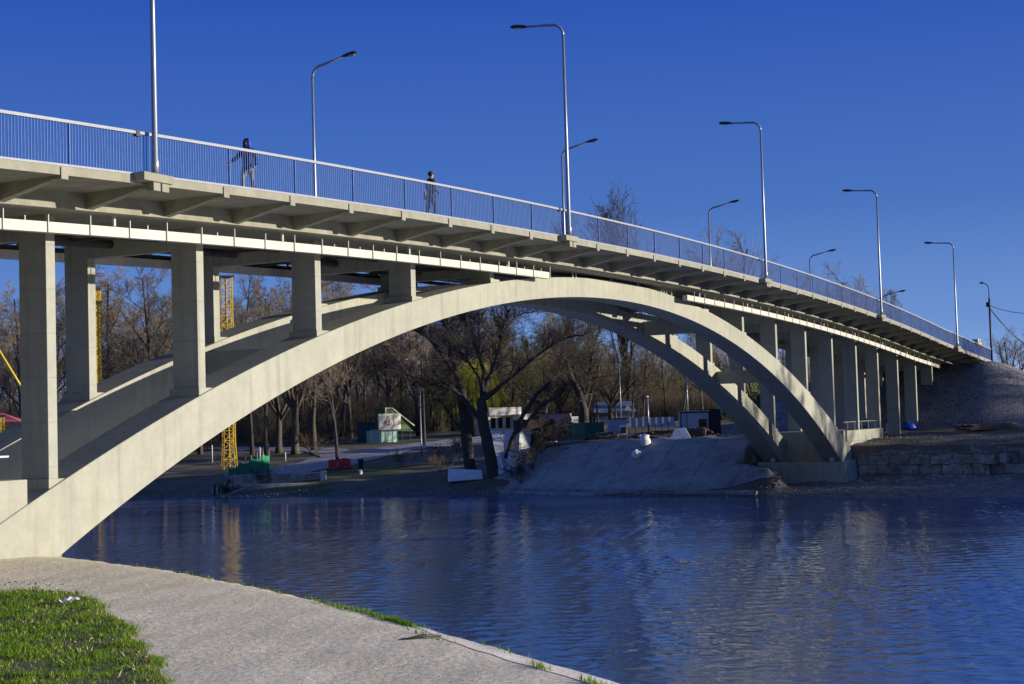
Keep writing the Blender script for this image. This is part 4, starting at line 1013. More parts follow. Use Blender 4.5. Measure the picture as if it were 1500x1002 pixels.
limbtree(868, 150, [
    ([(852, 645), (856, 610), (850, 580), (838, 555), (828, 525)], .5, .22, 0),
    ([(852, 590), (862, 565), (866, 530), (872, 500), (880, 478)], .28, .06, 2),
    ([(828, 530), (822, 510), (810, 505)], .14, .05, -1),
    ([(850, 580), (866, 577), (876, 572)], .12, .04, 1),
], 'gnarled dark bare tree behind the pink building, trunk splitting low', 64, twigdark)

# ------------------------------------------------------------------ things on the far bank
def frame(u, d, yaw=0.0, z=None):
    """local frame: +X to the right of the picture, +Y away, base on the ground"""
    x, y = at(u, d); a = YAW - math.pi / 2 + yaw
    zz = gz(x, y) if z is None else z
    return Matrix.Translation((x, y, zz)) @ Matrix.Rotation(a, 4, 'Z'), V((x, y, zz))
def gable(b, x0, x1, y0, y1, z0, zr, th, M, axis='y'):
    xm = (x0 + x1) / 2
    for s, xa in ((-1, x0), (1, x1)):
        b.hexa([(xa, y0, z0), (xm, y0, zr), (xm, y1, zr), (xa, y1, z0), (xa, y0, z0 + th), (xm, y0, zr + th), (xm, y1, zr + th), (xa, y1, z0 + th)] if s < 0 else
               [(xm, y0, zr), (xa, y0, z0), (xa, y1, z0), (xm, y1, zr), (xm, y0, zr + th), (xa, y0, z0 + th), (xa, y1, z0 + th), (xm, y1, zr + th)], M)
# kiosk with the sign
M, p = frame(568, 170, .65); px = 170 / FPX
t = thing('kiosk', 'small teal kiosk with a green gable roof and a cream lettered sign board', 'kiosk', p)
MB().box(-1.1, 1.15, .3, 3.2, 0, 1.3, M).build('wall', tealglass, t, bevel=.01)
b = MB()
for xa, xb in ((-.98, -.55), (-.42, .45), (.56, 1.02)): b.box(xa, xb, .26, .31, .08, 1.2, M)
b.build('glass_panel', mat('pale green glass', (.30, .52, .46), (.42, .55, .42), 2.5, .15, spec=.6), t)
b = MB()
for xa in (-1.06, -.48, .5, 1.09): b.box(xa - .035, xa + .035, .22, .29, 0, 1.3, M)
b.box(-1.1, 1.15, .21, .30, 1.2, 1.32, M); b.build('panel_frame', teal, t)
sb = MB().box(-1.45, 1.4, -.05, .15, 1.35, 3.15, M).build('sign_board', signw, t, bevel=.01)
rf = MB(); rf.hexa([(-.35, .3, 1.3), (3.3, .3, 1.1), (3.3, 2.6, 1.1), (-.35, 2.6, 1.3), (-.35, .3, 3.7), (.45, .3, 3.7), (.45, 2.6, 3.7), (-.35, 2.6, 3.7)], M); rf.build('roof', greenroof, t)
b = MB(); b.bar((-.38, .24, 3.05), (-.38, .24, 3.76), .10, .10, M); b.bar((-.42, .24, 3.76), (.5, .24, 3.76), .10, .10, M); b.bar((.48, .24, 3.76), (3.35, .24, 1.75), .10, .12, M); b.build('roof_trim', greentrim, t)
# lettering: painted swash word, red, with small lines at the right
b = MB(); yk = -.062
def stroke(pts, wd): 
    for a, c in zip(pts[:-1], pts[1:]): b.bar((a[0], yk, a[1]), (c[0], yk, c[1]), wd, .018, M)
stroke([(-.95, 2.25), (-.85, 2.42), (-.7, 2.35), (-.72, 2.12), (-.9, 2.0), (-1.0, 2.12), (-.8, 2.25), (-.55, 2.15)], .06)
stroke([(-.5, 2.45), (-.48, 2.0), (-.38, 1.82), (-.25, 1.95), (-.22, 2.45)], .085)
stroke([(-.22, 2.15), (-.12, 1.75)], .06)
stroke([(-.08, 2.5), (-.04, 1.85)], .085); stroke([(-.3, 2.4), (.1, 2.58), (.45, 2.8), (.95, 2.72)], .075)
stroke([(.35, 2.2), (.12, 2.25), (.1, 1.9), (.35, 1.88)], .07); stroke([(.1, 2.06), (.3, 2.06)], .055)
stroke([(.46, 2.62), (.52, 1.85)], .085)
b.build('lettering', signr, t)
b = MB()
for z0 in (2.42, 2.24, 2.03): b.bar((.68, yk, z0), (1.12, yk, z0), .05, .018, M)
b.bar((-.4, yk, 1.5), (1.0, yk, 1.5), .04, .018, M); b.build('small_print', signg, t)
b = MB(); r = random.Random(3)
for i in range(7): x_ = -1.15 + i * .16; b.bar((x_, yk, 2.55), (x_ + r.uniform(-.03, .03), yk, 2.95 - r.random() * .15), .05, .016, M)
b.build('painted_grass', signg, t)
# teal booth left of it
M, p = frame(535, 172); t = thing('booth', 'dark teal windowless booth left of the lettered kiosk', 'booth', p)
MB().box(-1.15, 1.1, 0, 2.6, 0, 2.15, M).build('wall', teal, t, bevel=.01); MB().box(-1.25, 1.15, -.1, 2.7, 2.15, 2.25, M).build('roof', teal, t)
b = MB()
for i in range(6): b.box(-1.1 + i * .42, -1.08 + i * .42, -.02, 0.005, .1, 2.1, M)
b.build('cover_strip', bluetrim, t)
# light rail fence in front
M, p = frame(568, 167); t = thing('low_fence', 'light tubular fence frame in front of the kiosk', 'fence', p)
b = MB()
for x_ in (-2.1, -1.2, .1, 1.3, 2.2): b.bar((x_, 0, 0), (x_, 0, 1.45), .05, .05, M)
b.build('posts', galv, t); b = MB(); b.bar((-2.1, 0, 1.42), (2.2, 0, 1.42), .05, .05, M); b.build('top_rail', galv, t)
b = MB()
for i in range(36): b.bar((-2.05 + i * .12, 0, .1), (-2.05 + i * .12, 0, 1.4), .008, .008, M)
b.build('mesh_panel', galv, t)
# promenade lamp: double arm
M, p = frame(613, 143); t = thing('park_lamp', 'slender two-armed park lamp on the promenade right of the kiosk', 'street lamp', p)
H = 8.4; MB().tube([M @ V((0, 0, 0)), M @ V((0, 0, .9)), M @ V((0, 0, 1)), M @ V((0, 0, H))], [.10, .10, .065, .045], 8).build('pole', galv, t, smooth=True)
for s, dx, dzv in ((-1, 1.15, .55), (-.1, .15, .9)):
    MB().tube([M @ V((0, 0, H - .1)), M @ V((s * .3, 0, H + .25)), M @ V((s * dx, 0, H + dzv))], .035, 6).build('arm', galv, t, smooth=True)
    h = MB(); h.ball((s * dx - .15, 0, H + dzv + .03), .2, 8, 5, (1.3, .6, .45), M); h.build('lamp_head', galv, t, smooth=True)
# second light pole + utility pole over the site
for u, d, H, lab, nm in ((906, 172, 7.5, 'plain pale utility pole behind the green and white container', 'utility_pole'), (946, 158, 3.9, 'short white lamp post with a round head left of the white cabin', 'street_lamp'), (1004, 175, 6.5, 'thin white pole rising behind the white cabin', 'utility_pole')):
    M, p = frame(u, d); t = thing(nm, lab, 'pole' if nm == 'utility_pole' else 'street lamp', p)
    MB().tube([M @ V((0, 0, 0)), M @ V((0, 0, H))], [.10, .07], 8).build('pole', galv, t, smooth=True)
    if nm == 'street_lamp':
        b = MB(); b.ball((-.08, 0, H), .13, 10, 6, (1.4, 1, .7), M); b.build('lamp_head', whitesheet, t, smooth=True)
    else:
        b = MB(); b.bar((-.4, 0, H - .4), (.4, 0, H - .4), .06, .06, M); b.build('crossarm', galv, t)
# yellow lattice mast
def lattice(name, label, u, d, w_, H, m1, m2, base=True):
    M, p = frame(u, d, .35); t = thing(name, label, 'mast', p); h = w_ / 2
    for i, (sx, sy) in enumerate(((-1, -1), (1, -1), (1, 1), (-1, 1))):
        b = MB(); b.bar((sx * h * (1.25 if base else 1), sy * h * (1.25 if base else 1), 0), (sx * h, sy * h, 2.5), .09, .09, M); b.bar((sx * h, sy * h, 2.5), (sx * h, sy * h, H), .09, .09, M)
        b.build('leg', m1 if i in (1, 2) else m2, t)
    b = MB(); n = int(H / (w_ * .85)); 
    for fce in range(4):
        c = [(-h, -h), (h, -h), (h, h), (-h, h)]; a0 = c[fce]; a1 = c[(fce + 1) % 4]
        for i in range(n):
            z0 = H * i / n; z1 = H * (i + 1) / n
            q0, q1 = (a0, a1) if i % 2 else (a1, a0)
            b.bar((*q0, z0), (*q1, z1), .05, .05, M); b.bar((*a0, z1), (*a1, z1), .045, .045, M)
    b.build('bracing', m1, t)
    b = MB(); b.tube([M @ V((0, 0, .2)), M @ V((0, 0, H))], .10, 8); b.build('inner_column', m2, t)
    MB().box(-h * 1.3, h * 1.3, -h * 1.3, h * 1.3, H, H + .15, M).build('cap_plate', darkmetal, t)
    return t
lattice('lattice_mast', 'yellow lattice mast seen between the left columns and below the arch', 332, 140, 1.0, 17.4, yellowp, yellowd)
lattice('lattice_mast', 'thin yellow lattice mast beside the second far column', 144, 141, .42, 17.3, yellowp, yellowp, False)
# swing-ride: slanting yellow pole and red canopy at the far left
M, p = frame(12, 150); t = thing('canopy_tent', 'pinkish red canvas canopy on thin legs at the left edge', 'canopy', p)
b = MB(); z0 = 5.3; b.add([(-1.8, -1.5, z0), (1.5, -1.5, z0), (1.5, 1.5, z0), (-1.8, 1.5, z0), (-.9, 0, z0 + .95)], [(0, 1, 4), (1, 2, 4), (2, 3, 4), (3, 0, 4), (3, 2, 1, 0)], M); b.build('canopy', pinkcloth, t)
for sx, sy in ((-1.7, -1.4), (1.4, -1.4), (1.4, 1.4), (-1.7, 1.4)):
    MB().bar((sx, sy, 0), (sx, sy, z0), .07, .07, M).build('leg', galv, t)
x0, y0 = at(-60, 138); x1, y1 = at(29, 138); g0 = gz(x0, y0)
t = thing('slanting_boom', 'yellow slanting steel boom crossing the wood at the left edge', 'boom', (x1, y1, 5)); MB().tube([(x0, y0, 19), (x1, y1, 9.75), (x1 + .4, y1 - .8, gz(x1, y1) + 2)], [.12, .12, .1], 8).build('beam', yellowp, t, smooth=True)
MB().bar((x1 + .4, y1 - .8, gz(x1, y1) - .1), (x1 + .4, y1 - .8, gz(x1, y1) + 2.1), .3).build('footing', yellowd, t)
lattice('lattice_mast', 'short stubby yellow lattice post under the red canopy', -2, 143, .7, 6.2, yellowp, yellowp)
# green netting fence on the left bank
M, p = frame(366, 133, .1)
t = thing('net_fence', 'sagging green debris netting on thin posts beside the yellow mast', 'fence', p)
pts = []
for i in range(15):
    u = 330 + 60 * i / 14; d = 128 + 9 * i / 14; x, y = at(u, d); pts.append(V((x, y, gz(x, y))))
b = MB(); r = random.Random(8); vs = []; fs = []
for i, q in enumerate(pts):
    s = r.uniform(-.12, .12); h = 1.45 + (.2 if i % 4 == 0 else -.05 * (i % 4)); off = FH * r.uniform(-.12, .12)
    vs += [q + V((0, 0, .02)) + off, q + V((0, 0, h * .5)) - off * 1.5, q + V((0, 0, h)) + off * .5]
    if i: fs += [(3 * i - 3, 3 * i, 3 * i + 1, 3 * i - 2), (3 * i - 2, 3 * i + 1, 3 * i + 2, 3 * i - 1)]
b.add(vs, fs); o = b.build('net', greennet, t); md = o.modifiers.new('t', 'SOLIDIFY'); md.thickness = .02
b = MB()
for i in range(0, 15, 2): b.bar(pts[i], pts[i] + V((0, 0, 1.9)), .05)
b.build('posts', galv, t)
# a lower net towards the water
t = thing('net_fence', 'dark green netting hanging down the muddy bank below the arch', 'fence', (*at(318, 124), 0)); b = MB(); vs = []; fs = []
for i in range(9):
    u = 306 + 28 * i / 8; d = 122 + 6 * i / 8; x, y = at(u, d); g = max(gz(x, y), .2); o_ = FH * r.uniform(-.15, .15); vs += [V((x, y, g)) + o_, V((x, y, g + .35)) - o_ * 2, V((x, y, g + .75 + .2 * math.sin(i * 2.1))) + o_]
    if i: fs += [(3 * i - 3, 3 * i, 3 * i + 1, 3 * i - 2), (3 * i - 2, 3 * i + 1, 3 * i + 2, 3 * i - 1)]
b.add(vs, fs); o = b.build('net', mat('dark netting', (.006, .05, .042), (.010, .035, .03), 1.4, .8, .8, 7), t); md = o.modifiers.new('t', 'SOLIDIFY'); md.thickness = .02
# white fence posts on the left bank
for i, (u, d, h, lab) in enumerate(((377, 141, 1.9, 'thin white post right behind the green netting'), (414, 138, 1.6, 'white post standing alone right of the green netting'), (307, 150, 1.7, 'pale post in the shade left of the yellow mast'))):
    M, p = frame(u, d); o = MB().tube([M @ V((0, 0, -.1)), M @ V((0, 0, h * .96)), M @ V((0, 0, h))], [.065, .06, .02], 8).build('fence_post', whitepaint, None, smooth=True, loc=p); tag(o, lab, 'post')
# stepped quay wall
M, p = frame(405, 127, .08); t = thing('stepped_quay', 'low stepped concrete quay wall on the left far bank, pale block at its end', 'quay wall', p)
zb = p.z
MB().box(-4.6, 3.3, .8, 3, -1.2, 1.55 - zb + .05, M).build('upper_step', oldconc, t, bevel=.04)
MB().box(-3.2, 3.2, -.5, .795, -1.2, .85 - zb, M).build('lower_step', oldconc, t, bevel=.04)
MB().box(3.3, 3.75, .2, 1.0, -1.2, 1.75 - zb, M).build('end_block', mat('pale end block', (.5, .44, .38), (.6, .54, .46), 3, .9), t, bevel=.05)
b = MB()
for i in range(5): b.box(-3.9 + i * 1.5, -3.86 + i * 1.5, .785, .81, -.5, 1.5 - zb, M)
b.build('joint', darktrouser, t)
x, y = at(348, 125.5); q0 = V((x, y, 0)) + RH * 1.2; q1 = V((x, y, 0)) - RH * 1.1; o = MB().bar((q0.x, q0.y, 1.0), (q1.x, q1.y, .12), .13, .10).bar((q1.x, q1.y, .14), (q1.x - RH.x * .6, q1.y - RH.y * .6, .0), .24, .10).build('driftwood_log', mat('bleached wood', (.42, .34, .28), (.32, .25, .2), 4, .9), None, loc=(x, y, 0)); tag(o, 'bleached driftwood log sloping into the water below the quay', 'log')
# red barriers, bin
def barrier(u, d, L, lab):
    M, p = frame(u, d, .1); t = thing('road_barrier', lab, 'barrier', p, 'red water-filled barriers'); h = L / 2
    b = MB(); b.hexa([(-h, -.28, 0), (h, -.28, 0), (h, .28, 0), (-h, .28, 0), (-h * .92, -.2, .28), (h * .92, -.2, .28), (h * .92, .2, .28), (-h * .92, .2, .28)], M)
    b.hexa([(-h * .92, -.2, .282), (h * .92, -.2, .282), (h * .92, .2, .282), (-h * .92, .2, .282), (-h * .88, -.12, .82), (h * .88, -.12, .82), (h * .88, .12, .82), (-h * .88, .12, .82)], M); b.build('body', redplastic, t, bevel=.04)
    b = MB(); b.box(-h * .3, h * .3, -.1, .1, .82, .88, M); b.build('filler_cap', redplastic, t)
barrier(483, 134, .85, 'left and shorter of two red plastic barriers on the promenade'); barrier(500, 134.5, 1.2, 'right and longer of two red plastic barriers on the promenade')
M, p = frame(524, 134); t = thing('litter_bin', 'dark blue litter bin right of the red barriers', 'bin', p); MB().tube([M @ V((0, 0, 0)), M @ V((0, 0, .75))], [.2, .24], 12).build('bin_body', bluetrim, t); MB().tube([M @ V((0, 0, .76)), M @ V((0, 0, .82))], .26, 12).build('rim', darkmetal, t)
M, p = frame(523, 130); o = MB().ball((0, 0, .18), .2, 8, 6, (.8, .7, 1.2), M, .25, random.Random(2)).build('litter_bag', sackm, None, True, loc=p); tag(o, 'small pale litter bag on the dark bank below the red barriers', 'bag')
# white wrapped block on the bank
M, p = frame(676, 121.5, .05)
b = MB(); b.hexa([(-1.36, -.5, -.1), (1.38, -.5, .05), (1.38, .6, .05), (-1.36, .6, -.1), (-1.33, -.45, .90), (1.30, -.45, .74), (1.30, .55, .74), (-1.30, .55, .92)], M)
o = b.build('wrapped_stack', whitesheet, None, False, .12, loc=p)
sbv = o.modifiers.new('s', 'SUBSURF'); sbv.subdivision_type = 'SIMPLE'; sbv.levels = 3; sbv.render_levels = 3
tx_ = bpy.data.textures.new('crumple', 'CLOUDS'); tx_.noise_scale = .5; dm = o.modifiers.new('d', 'DISPLACE'); dm.texture = tx_; dm.strength = .10
o.modifiers.move(0, 2); tag(o, 'long white sheet-wrapped block lying on the bank near the waterline', 'wrapped block')
# leaning white boards
def board(u, d, w_, h, yaw, lean, roll, m, lab):
    M, p = frame(u, d, yaw); M = M @ Matrix.Rotation(lean, 4, 'X') @ Matrix.Rotation(roll, 4, 'Y')
    b = MB(); b.box(-w_ / 2, w_ / 2, 0, .05, -.1, h, M); o = b.build('sheet_panel', m, None, bevel=.008, loc=p); tag(o, lab, 'panel', 'panels leaning by the spreading tree'); return o
board(725, 122.5, 1.15, 3.2, .2, -.10, -.04, whitesheet, 'tall pale blue-white sheet panel standing right of the spreading tree trunk')
board(744, 123, 1.2, 2.7, -.15, -.1, .03, whitesheet, 'pale sheet panel to the right of the tallest one')
board(728, 121, .75, 1.7, .1, -.2, -.22, whitesheet, 'short tilted sheet panel in front, leaning left')
board(742, 121.2, .8, 1.7, -.2, -.2, .2, whitesheet, 'short tilted sheet panel in front, leaning right')
board(762, 124, 1.0, 2.1, .5, -.2, .25, sackm, 'grubby spotted white panel furthest right among the leaning sheets')
# dark bushes on the bank
for i, (u, d, H, lab) in enumerate(((775, 119, 2.4, 'dense dark bare bush right of the leaning panels'), (800, 123, 2.3, 'dark bare bush in front of the pink building'), (757, 117.5, 1.9, 'low dark bare bush below the leaning panels'), (585, 133, 1.7, 'small brown bare bush on the promenade edge below the kiosk'), (655, 134, 2.6, 'brown bare bush left of the thick trunk'), (640, 128, 1.8, 'low brown bush on the bank left of the white block'), (375, 127.5, 1.5, 'dark scrub below the green netting'), (452, 152, 2.6, 'brown bush beside the promenade behind the arch rib'))):
    one('s2' if i in (0, 1, 2, 6) else 's1', u, d, H, lab, 'shrub', sxy=1.25)
one('s2', 788, 121, 2.2, 'dark bare bush between the leaning panels and the pink building', 'shrub', sxy=1.4)
# pink building with awnings
M, p = frame(806, 150, .35); t = thing('pink_building', 'low pink plastered building with dark side wall and awnings', 'building', p)
MB().box(-2.6, .2, .2, 4, 0, 2.4, M).build('side_wall', mat('shaded brown boards', (.03, .022, .018), (.05, .036, .028), 3, .9), t); MB().box(.2, 2.0, 0, 4, 0, 2.95, M).build('front_wall', pinkwall, t); MB().box(2.0, 2.75, .1, 4, 0, 2.6, M).build('annex_wall', bluewhite, t)  # shade of the side wall is put into its dark brown colour
for z0, x0_ in ((1.72, .1), (.95, -.2)):
    MB().hexa([(x0_, -.9, z0), (2.1, -.9, z0), (2.1, -.01, z0 + .14), (x0_, -.01, z0 + .14), (x0_, -.9, z0 + .12), (2.1, -.9, z0 + .12), (2.1, -.01, z0 + .3), (x0_, -.01, z0 + .3)], M).build('awning', darktrouser, t)
b = MB(); b.box(.9, 1.25, -.02, .01, .2, .95, M); b.box(1.5, 1.8, -.02, .01, .2, 1.6, M); b.build('door', bluewhite, t)
MB().box(-.1, 2.2, -.1, 4.2, 2.96, 3.05, M).build('roof', darktrouser, t)
# cream building
M, p = frame(735, 176, .5); t = thing('cream_building', 'cream flat-roofed building in sunlight behind the spreading tree', 'building', p)
MB().box(-2.0, 2.0, 0, 5, 0, 2.9, M).build('wall', creamwall, t); MB().box(-2.1, 2.1, -.4, 5.2, 2.9, 3.1, M).build('roof', creamwall, t, bevel=.02)
for x_ in (-1.4, -.5, .5, 1.35): 
    w_ = MB().box(x_ - .3, x_ + .3, -.02, .02, .75, 1.95, M).build('window', darkglass, t); MB().box(x_ - .36, x_ + .36, -.05, -.025, .68, .75, M).build('sill', whitepaint, w_)
MB().box(-2.05, 2.05, -.42, -.40, 2.2, 2.9, M).build('fascia_board', signw, t)
M, p = frame(766, 175, .5); t = thing('white_shed', 'small white shed right of the cream building', 'shed', p); MB().box(-.7, .6, 0, 2, 0, 2.2, M).build('wall', whitepaint, t); MB().box(-.8, .7, -.1, 2.1, 2.2, 2.3, M).build('roof', galv, t); MB().box(-.3, .1, -.03, 0, .1, 1.7, M).build('door', darkglass, t)
# grey blue building
M, p = frame(897, 190); t = thing('grey_building', 'long blue-grey clad building with a ribbed roof behind the containers', 'building', p)
MB().box(-2.4, 2.5, 0, 5, 0, 1.6, M).build('wall', greyclad, t)
b = MB(); b.hexa([(-2.6, -.3, 1.6), (2.7, -.3, 1.6), (2.7, 5.3, 1.6), (-2.6, 5.3, 1.6), (-2.3, 2.4, 2.9), (2.4, 2.4, 2.9), (2.4, 2.6, 2.9), (-2.3, 2.6, 2.9)], M); b.build('roof', greyclad, t)
b = MB()
for z0 in (.4, .8, 1.2): b.box(-2.4, 2.5, -.03, 0, z0, z0 + .06, M)
b.build('cladding_rail', bluetrim, t)
w_ = MB().hexa([(1.2, -.25, 1.75), (2.1, -.25, 1.75), (1.9, .1, 1.75), (1.4, .1, 1.75), (1.5, -.2, 2.35), (1.8, -.2, 2.35), (1.7, .05, 2.35), (1.55, .05, 2.35)], M).build('dormer', whitepaint, t)
# containers
M, p = frame(872, 146, .55); t = thing('site_container', 'dark green container with a mint end and a white front', 'container', p)
MB().box(-1.5, .7, 0, 2.4, 0, 2.15, M).build('body', greensteel, t, bevel=.02); MB().box(.7, .75, .05, 2.35, .05, 2.1, M).build('mint_door', mint, t)
b = MB()
for i in range(9): b.box(-1.45 + i * .25, -1.37 + i * .25, -.035, 0, .12, 2.05, M)
b.build('rib', greensteel, t)
M, p = frame(901, 149, .02); t = thing('site_container', 'white sheet-clad container right of the green one', 'container', p); MB().box(-.85, .85, 0, 2.2, 0, 2.1, M).build('body', bluewhite, t, bevel=.02)
b = MB()
for i in range(7): b.box(-.8 + i * .26, -.77 + i * .26, -.025, 0, .1, 2.05, M)
b.build('rib', bluewhite, t); MB().box(-.9, .9, -.05, 2.25, 2.1, 2.18, M).build('roof', bluetrim, t)
# white panel fence
M, p = frame(950, 160); t = thing('panel_fence', 'low white panel fence with blue posts behind the rubble heap', 'fence', p)
for i in range(7): MB().box(-2.3 + i * .68, -1.66 + i * .68, 0, .05, .75, 1.75 + (.08 if i in (0, 2) else 0), M).build('panel', bluewhite, t)
b = MB()
for i in range(8): b.box(-2.34 + i * .68, -2.30 + i * .68, -.03, .08, 0, 1.85, M)
b.build('posts', bluetrim, t)
# white cabin
M, p = frame(1014, 140, -.03); t = thing('site_cabin', 'white site cabin with blue edges and one dark window', 'cabin', p)
MB().box(-1.3, 1.3, 0, 2.3, .1, 2.45, M).build('body', bluewhite, t, bevel=.015)
b = MB()
for x_ in (-1.31, 1.22): b.box(x_, x_ + .10, -.03, .08, .1, 2.46, M)
b.box(-1.31, 1.32, -.035, .08, 2.38, 2.5, M); b.box(-.75, -.70, -.02, .02, .1, 2.4, M); b.build('edge_trim', bluetrim, t)
w_ = MB().box(.42, 1.0, -.04, .01, .95, 1.75, M).build('window', darkglass, t); b = MB(); b.box(.36, .42, -.06, .0, .9, 1.8, M); b.box(1.0, 1.06, -.06, .0, .9, 1.8, M); b.box(.42, 1.0, -.06, .0, 1.75, 1.8, M); b.box(.42, 1.0, -.06, 0, .9, .95, M); b.build('window_frame', bluetrim, w_)
MB().box(-1.38, 1.38, -.08, 2.4, 2.5, 2.58, M).build('roof', whitepaint, t)
MB().box(-.3, .35, -.03, 0, .12, 2.0, M).build('door', bluewhite, t)
M, p = frame(1040, 143); t = thing('site_cabin', 'dark blue cabin in shade right of the white one', 'cabin', p); MB().box(-.85, .75, 0, 2.3, .05, 2.5, M).build('body', bluetrim, t, bevel=.02); MB().box(-.9, .8, -.05, 2.35, 2.5, 2.58, M).build('roof', darktrouser, t); MB().box(-.2, .4, -.03, 0, .1, 2.0, M).build('door', darkmetal, t)
M, p = frame(1051, 147); t = thing('notice_board', 'pale lime green notice board above the dark blue cabin', 'board', p); MB().box(-.28, .28, 0, .06, 2.15, 2.85, M).build('board', mat('lime paint', (.55, .62, .25), None, 3, .6), t, bevel=.02); b = MB(); b.box(-.03, .03, .07, .12, 0, 2.8, M); b.build('post', galv, t)
# big sacks on the slope
def sack(u, d, s, lab, seed, tilt=0, m=sackm, group='white bulk sacks on the slope', dzv=0, sq=(1, .85, .8)):
    M, p = frame(u, d); M = M @ Matrix.Translation((0, 0, s * sq[2] * .85 + dzv)) @ Matrix.Rotation(tilt, 4, 'Y')
    b = MB(); b.ball((0, 0, 0), s, 14, 10, sq, M, .16, random.Random(seed)); b.ball((.35 * s, -.1 * s, .55 * s * sq[2]), s * .6, 10, 8, (1, .8, .8), M, .18, random.Random(seed + 5)); b.tube([M @ V((-.35 * s, 0, s * sq[2] * .75)), M @ V((-.5 * s, 0, s * sq[2] * 1.15))], [s * .3, s * .2], 8)
    o = b.build('bulk_sack', m, None, True, loc=p); tag(o, lab, 'sack', group); return o
sack(927, 114, .40, 'lower, rounder white bulk sack tipped over on the concrete slope', 1, .5)
sack(940, 115.5, .44, 'upper, taller white bulk sack at the top of the concrete slope', 2, -.3, sq=(.85, .8, 1.1))
sack(806, 127, .42, 'crumpled white bag at the crest beside the dark bushes', 3, .2, group='white bags', sq=(1.3, .8, .6))
sack(1298, 124, .36, 'white bag between the last columns of the bridge', 4, 0, group='white bags', sq=(.7, .7, 1.1))
sack(1327, 127, .40, 'bright blue plastic bag at the foot of the last column', 5, .2, bluebag, 'blue bags', sq=(1.4, .8, .8))
sack(1497, 130, .48, 'white sack lying on the boards at the right edge', 6, .1, group='white bags', sq=(1.5, .9, .7))
# rubble heaps with tarp and boards
r = random.Random(12)
def heap(u, d, w_, h, n, m, lab, seed):
    r = random.Random(seed); M, p = frame(u, d); b = MB()
    b.ball((0, 0, -.1), 1, 18, 10, (w_, w_ * .5, h), M, .12, r)
    for i in range(n):
        a = r.uniform(-1, 1); c = V((a * w_, r.uniform(-.5, .2) * w_ * .6, h * (1 - a * a) * r.uniform(.2, 1)))
        M2 = M @ Matrix.Translation(c) @ Matrix.Rotation(r.uniform(0, 3), 4, 'Z') @ Matrix.Rotation(r.uniform(-.5, .5), 4, 'X')
        b.box(-r.uniform(.1, .9), r.uniform(.1, .9), -.08, .08, -.05, .06, M2)
    o = b.build('debris_heap', m, None, loc=p); tag(o, lab, 'debris heap', 'debris heaps on the bank'); return o
debr = mat('mixed debris', (.06, .05, .042), (.13, .105, .085), 2.5, .95, .8, 8)
heap(890, 133, 2.6, .9, 40, debr, 'dark debris heap in front of the green container', 1)
heap(960, 130, 2.9, .75, 50, brownwood, 'long brown heap of boards behind the white sacks', 2)
heap(1016, 126, 1.5, 1.0, 30, brownwood, 'brown debris heap in front of the white cabin', 3)
heap(850, 138, 1.8, .6, 24, debr, 'low dark heap in front of the gnarled tree', 4)
M, p = frame(908, 131); b = MB(); b.hexa([(-.45, 0, .55), (.45, 0, .55), (.4, .1, .55), (-.4, .1, .55), (-.2, .1, 1.35), (.4, .1, 1.35), (.35, .2, 1.35), (-.15, .2, 1.35)], M); o = b.build('window_sash', bluewhite, None, loc=p); tag(o, 'discarded pale window sash lying on the debris heap by the container', 'window sash'); b = MB(); b.hexa([(-.27, -.02, .68), (.30, -.02, .68), (.29, .03, .68), (-.26, .03, .68), (-.12, .07, 1.22), (.28, .07, 1.22), (.27, .12, 1.22), (-.11, .12, 1.22)], M); g_ = b.build('pane', darkglass, o)
M, p = frame(993, 122); b = MB(); b.hexa([(-1.0, -.5, 0), (.8, -.5, 0), (.9, .6, 0), (-.9, .6, 0), (-.5, -.2, .85), (.35, -.2, .9), (.35, .3, .9), (-.45, .3, .85)], M); o = b.build('tarpaulin', whitesheet, None, bevel=.06, loc=p); tag(o, 'pale tarpaulin draped over a pile at the slope crest', 'tarpaulin')
M, p = frame(1035, 121); o = MB().box(-.5, .5, -.2, .2, 0, .1, M).box(-.15, .5, -.15, .15, .11, .2, M).build('foam_board', litterm, None, loc=p); tag(o, 'bright white flat board at the crest below the cabins', 'board')
M, p = frame(1027, 123); o = MB().tube([M @ V((0, 0, 0)), M @ V((.05, 0, .75)), M @ V((.0, 0, 1.0))], [.10, .14, .05], 8).build('rusty_drum', mat('pinkish rust', (.35, .2, .15), (.25, .13, .1), 4, .8), None, loc=p); tag(o, 'pinkish upright pipe stub beside the brown debris heap', 'pipe')
M, p = frame(1080, 123); o = MB().box(-1.6, 1.9, -.15, .25, -.1, .22, M).build('kerb_beam', oldconc, None, bevel=.02, loc=p); tag(o, 'pale concrete beam lying along the crest by the far rib foot', 'beam')
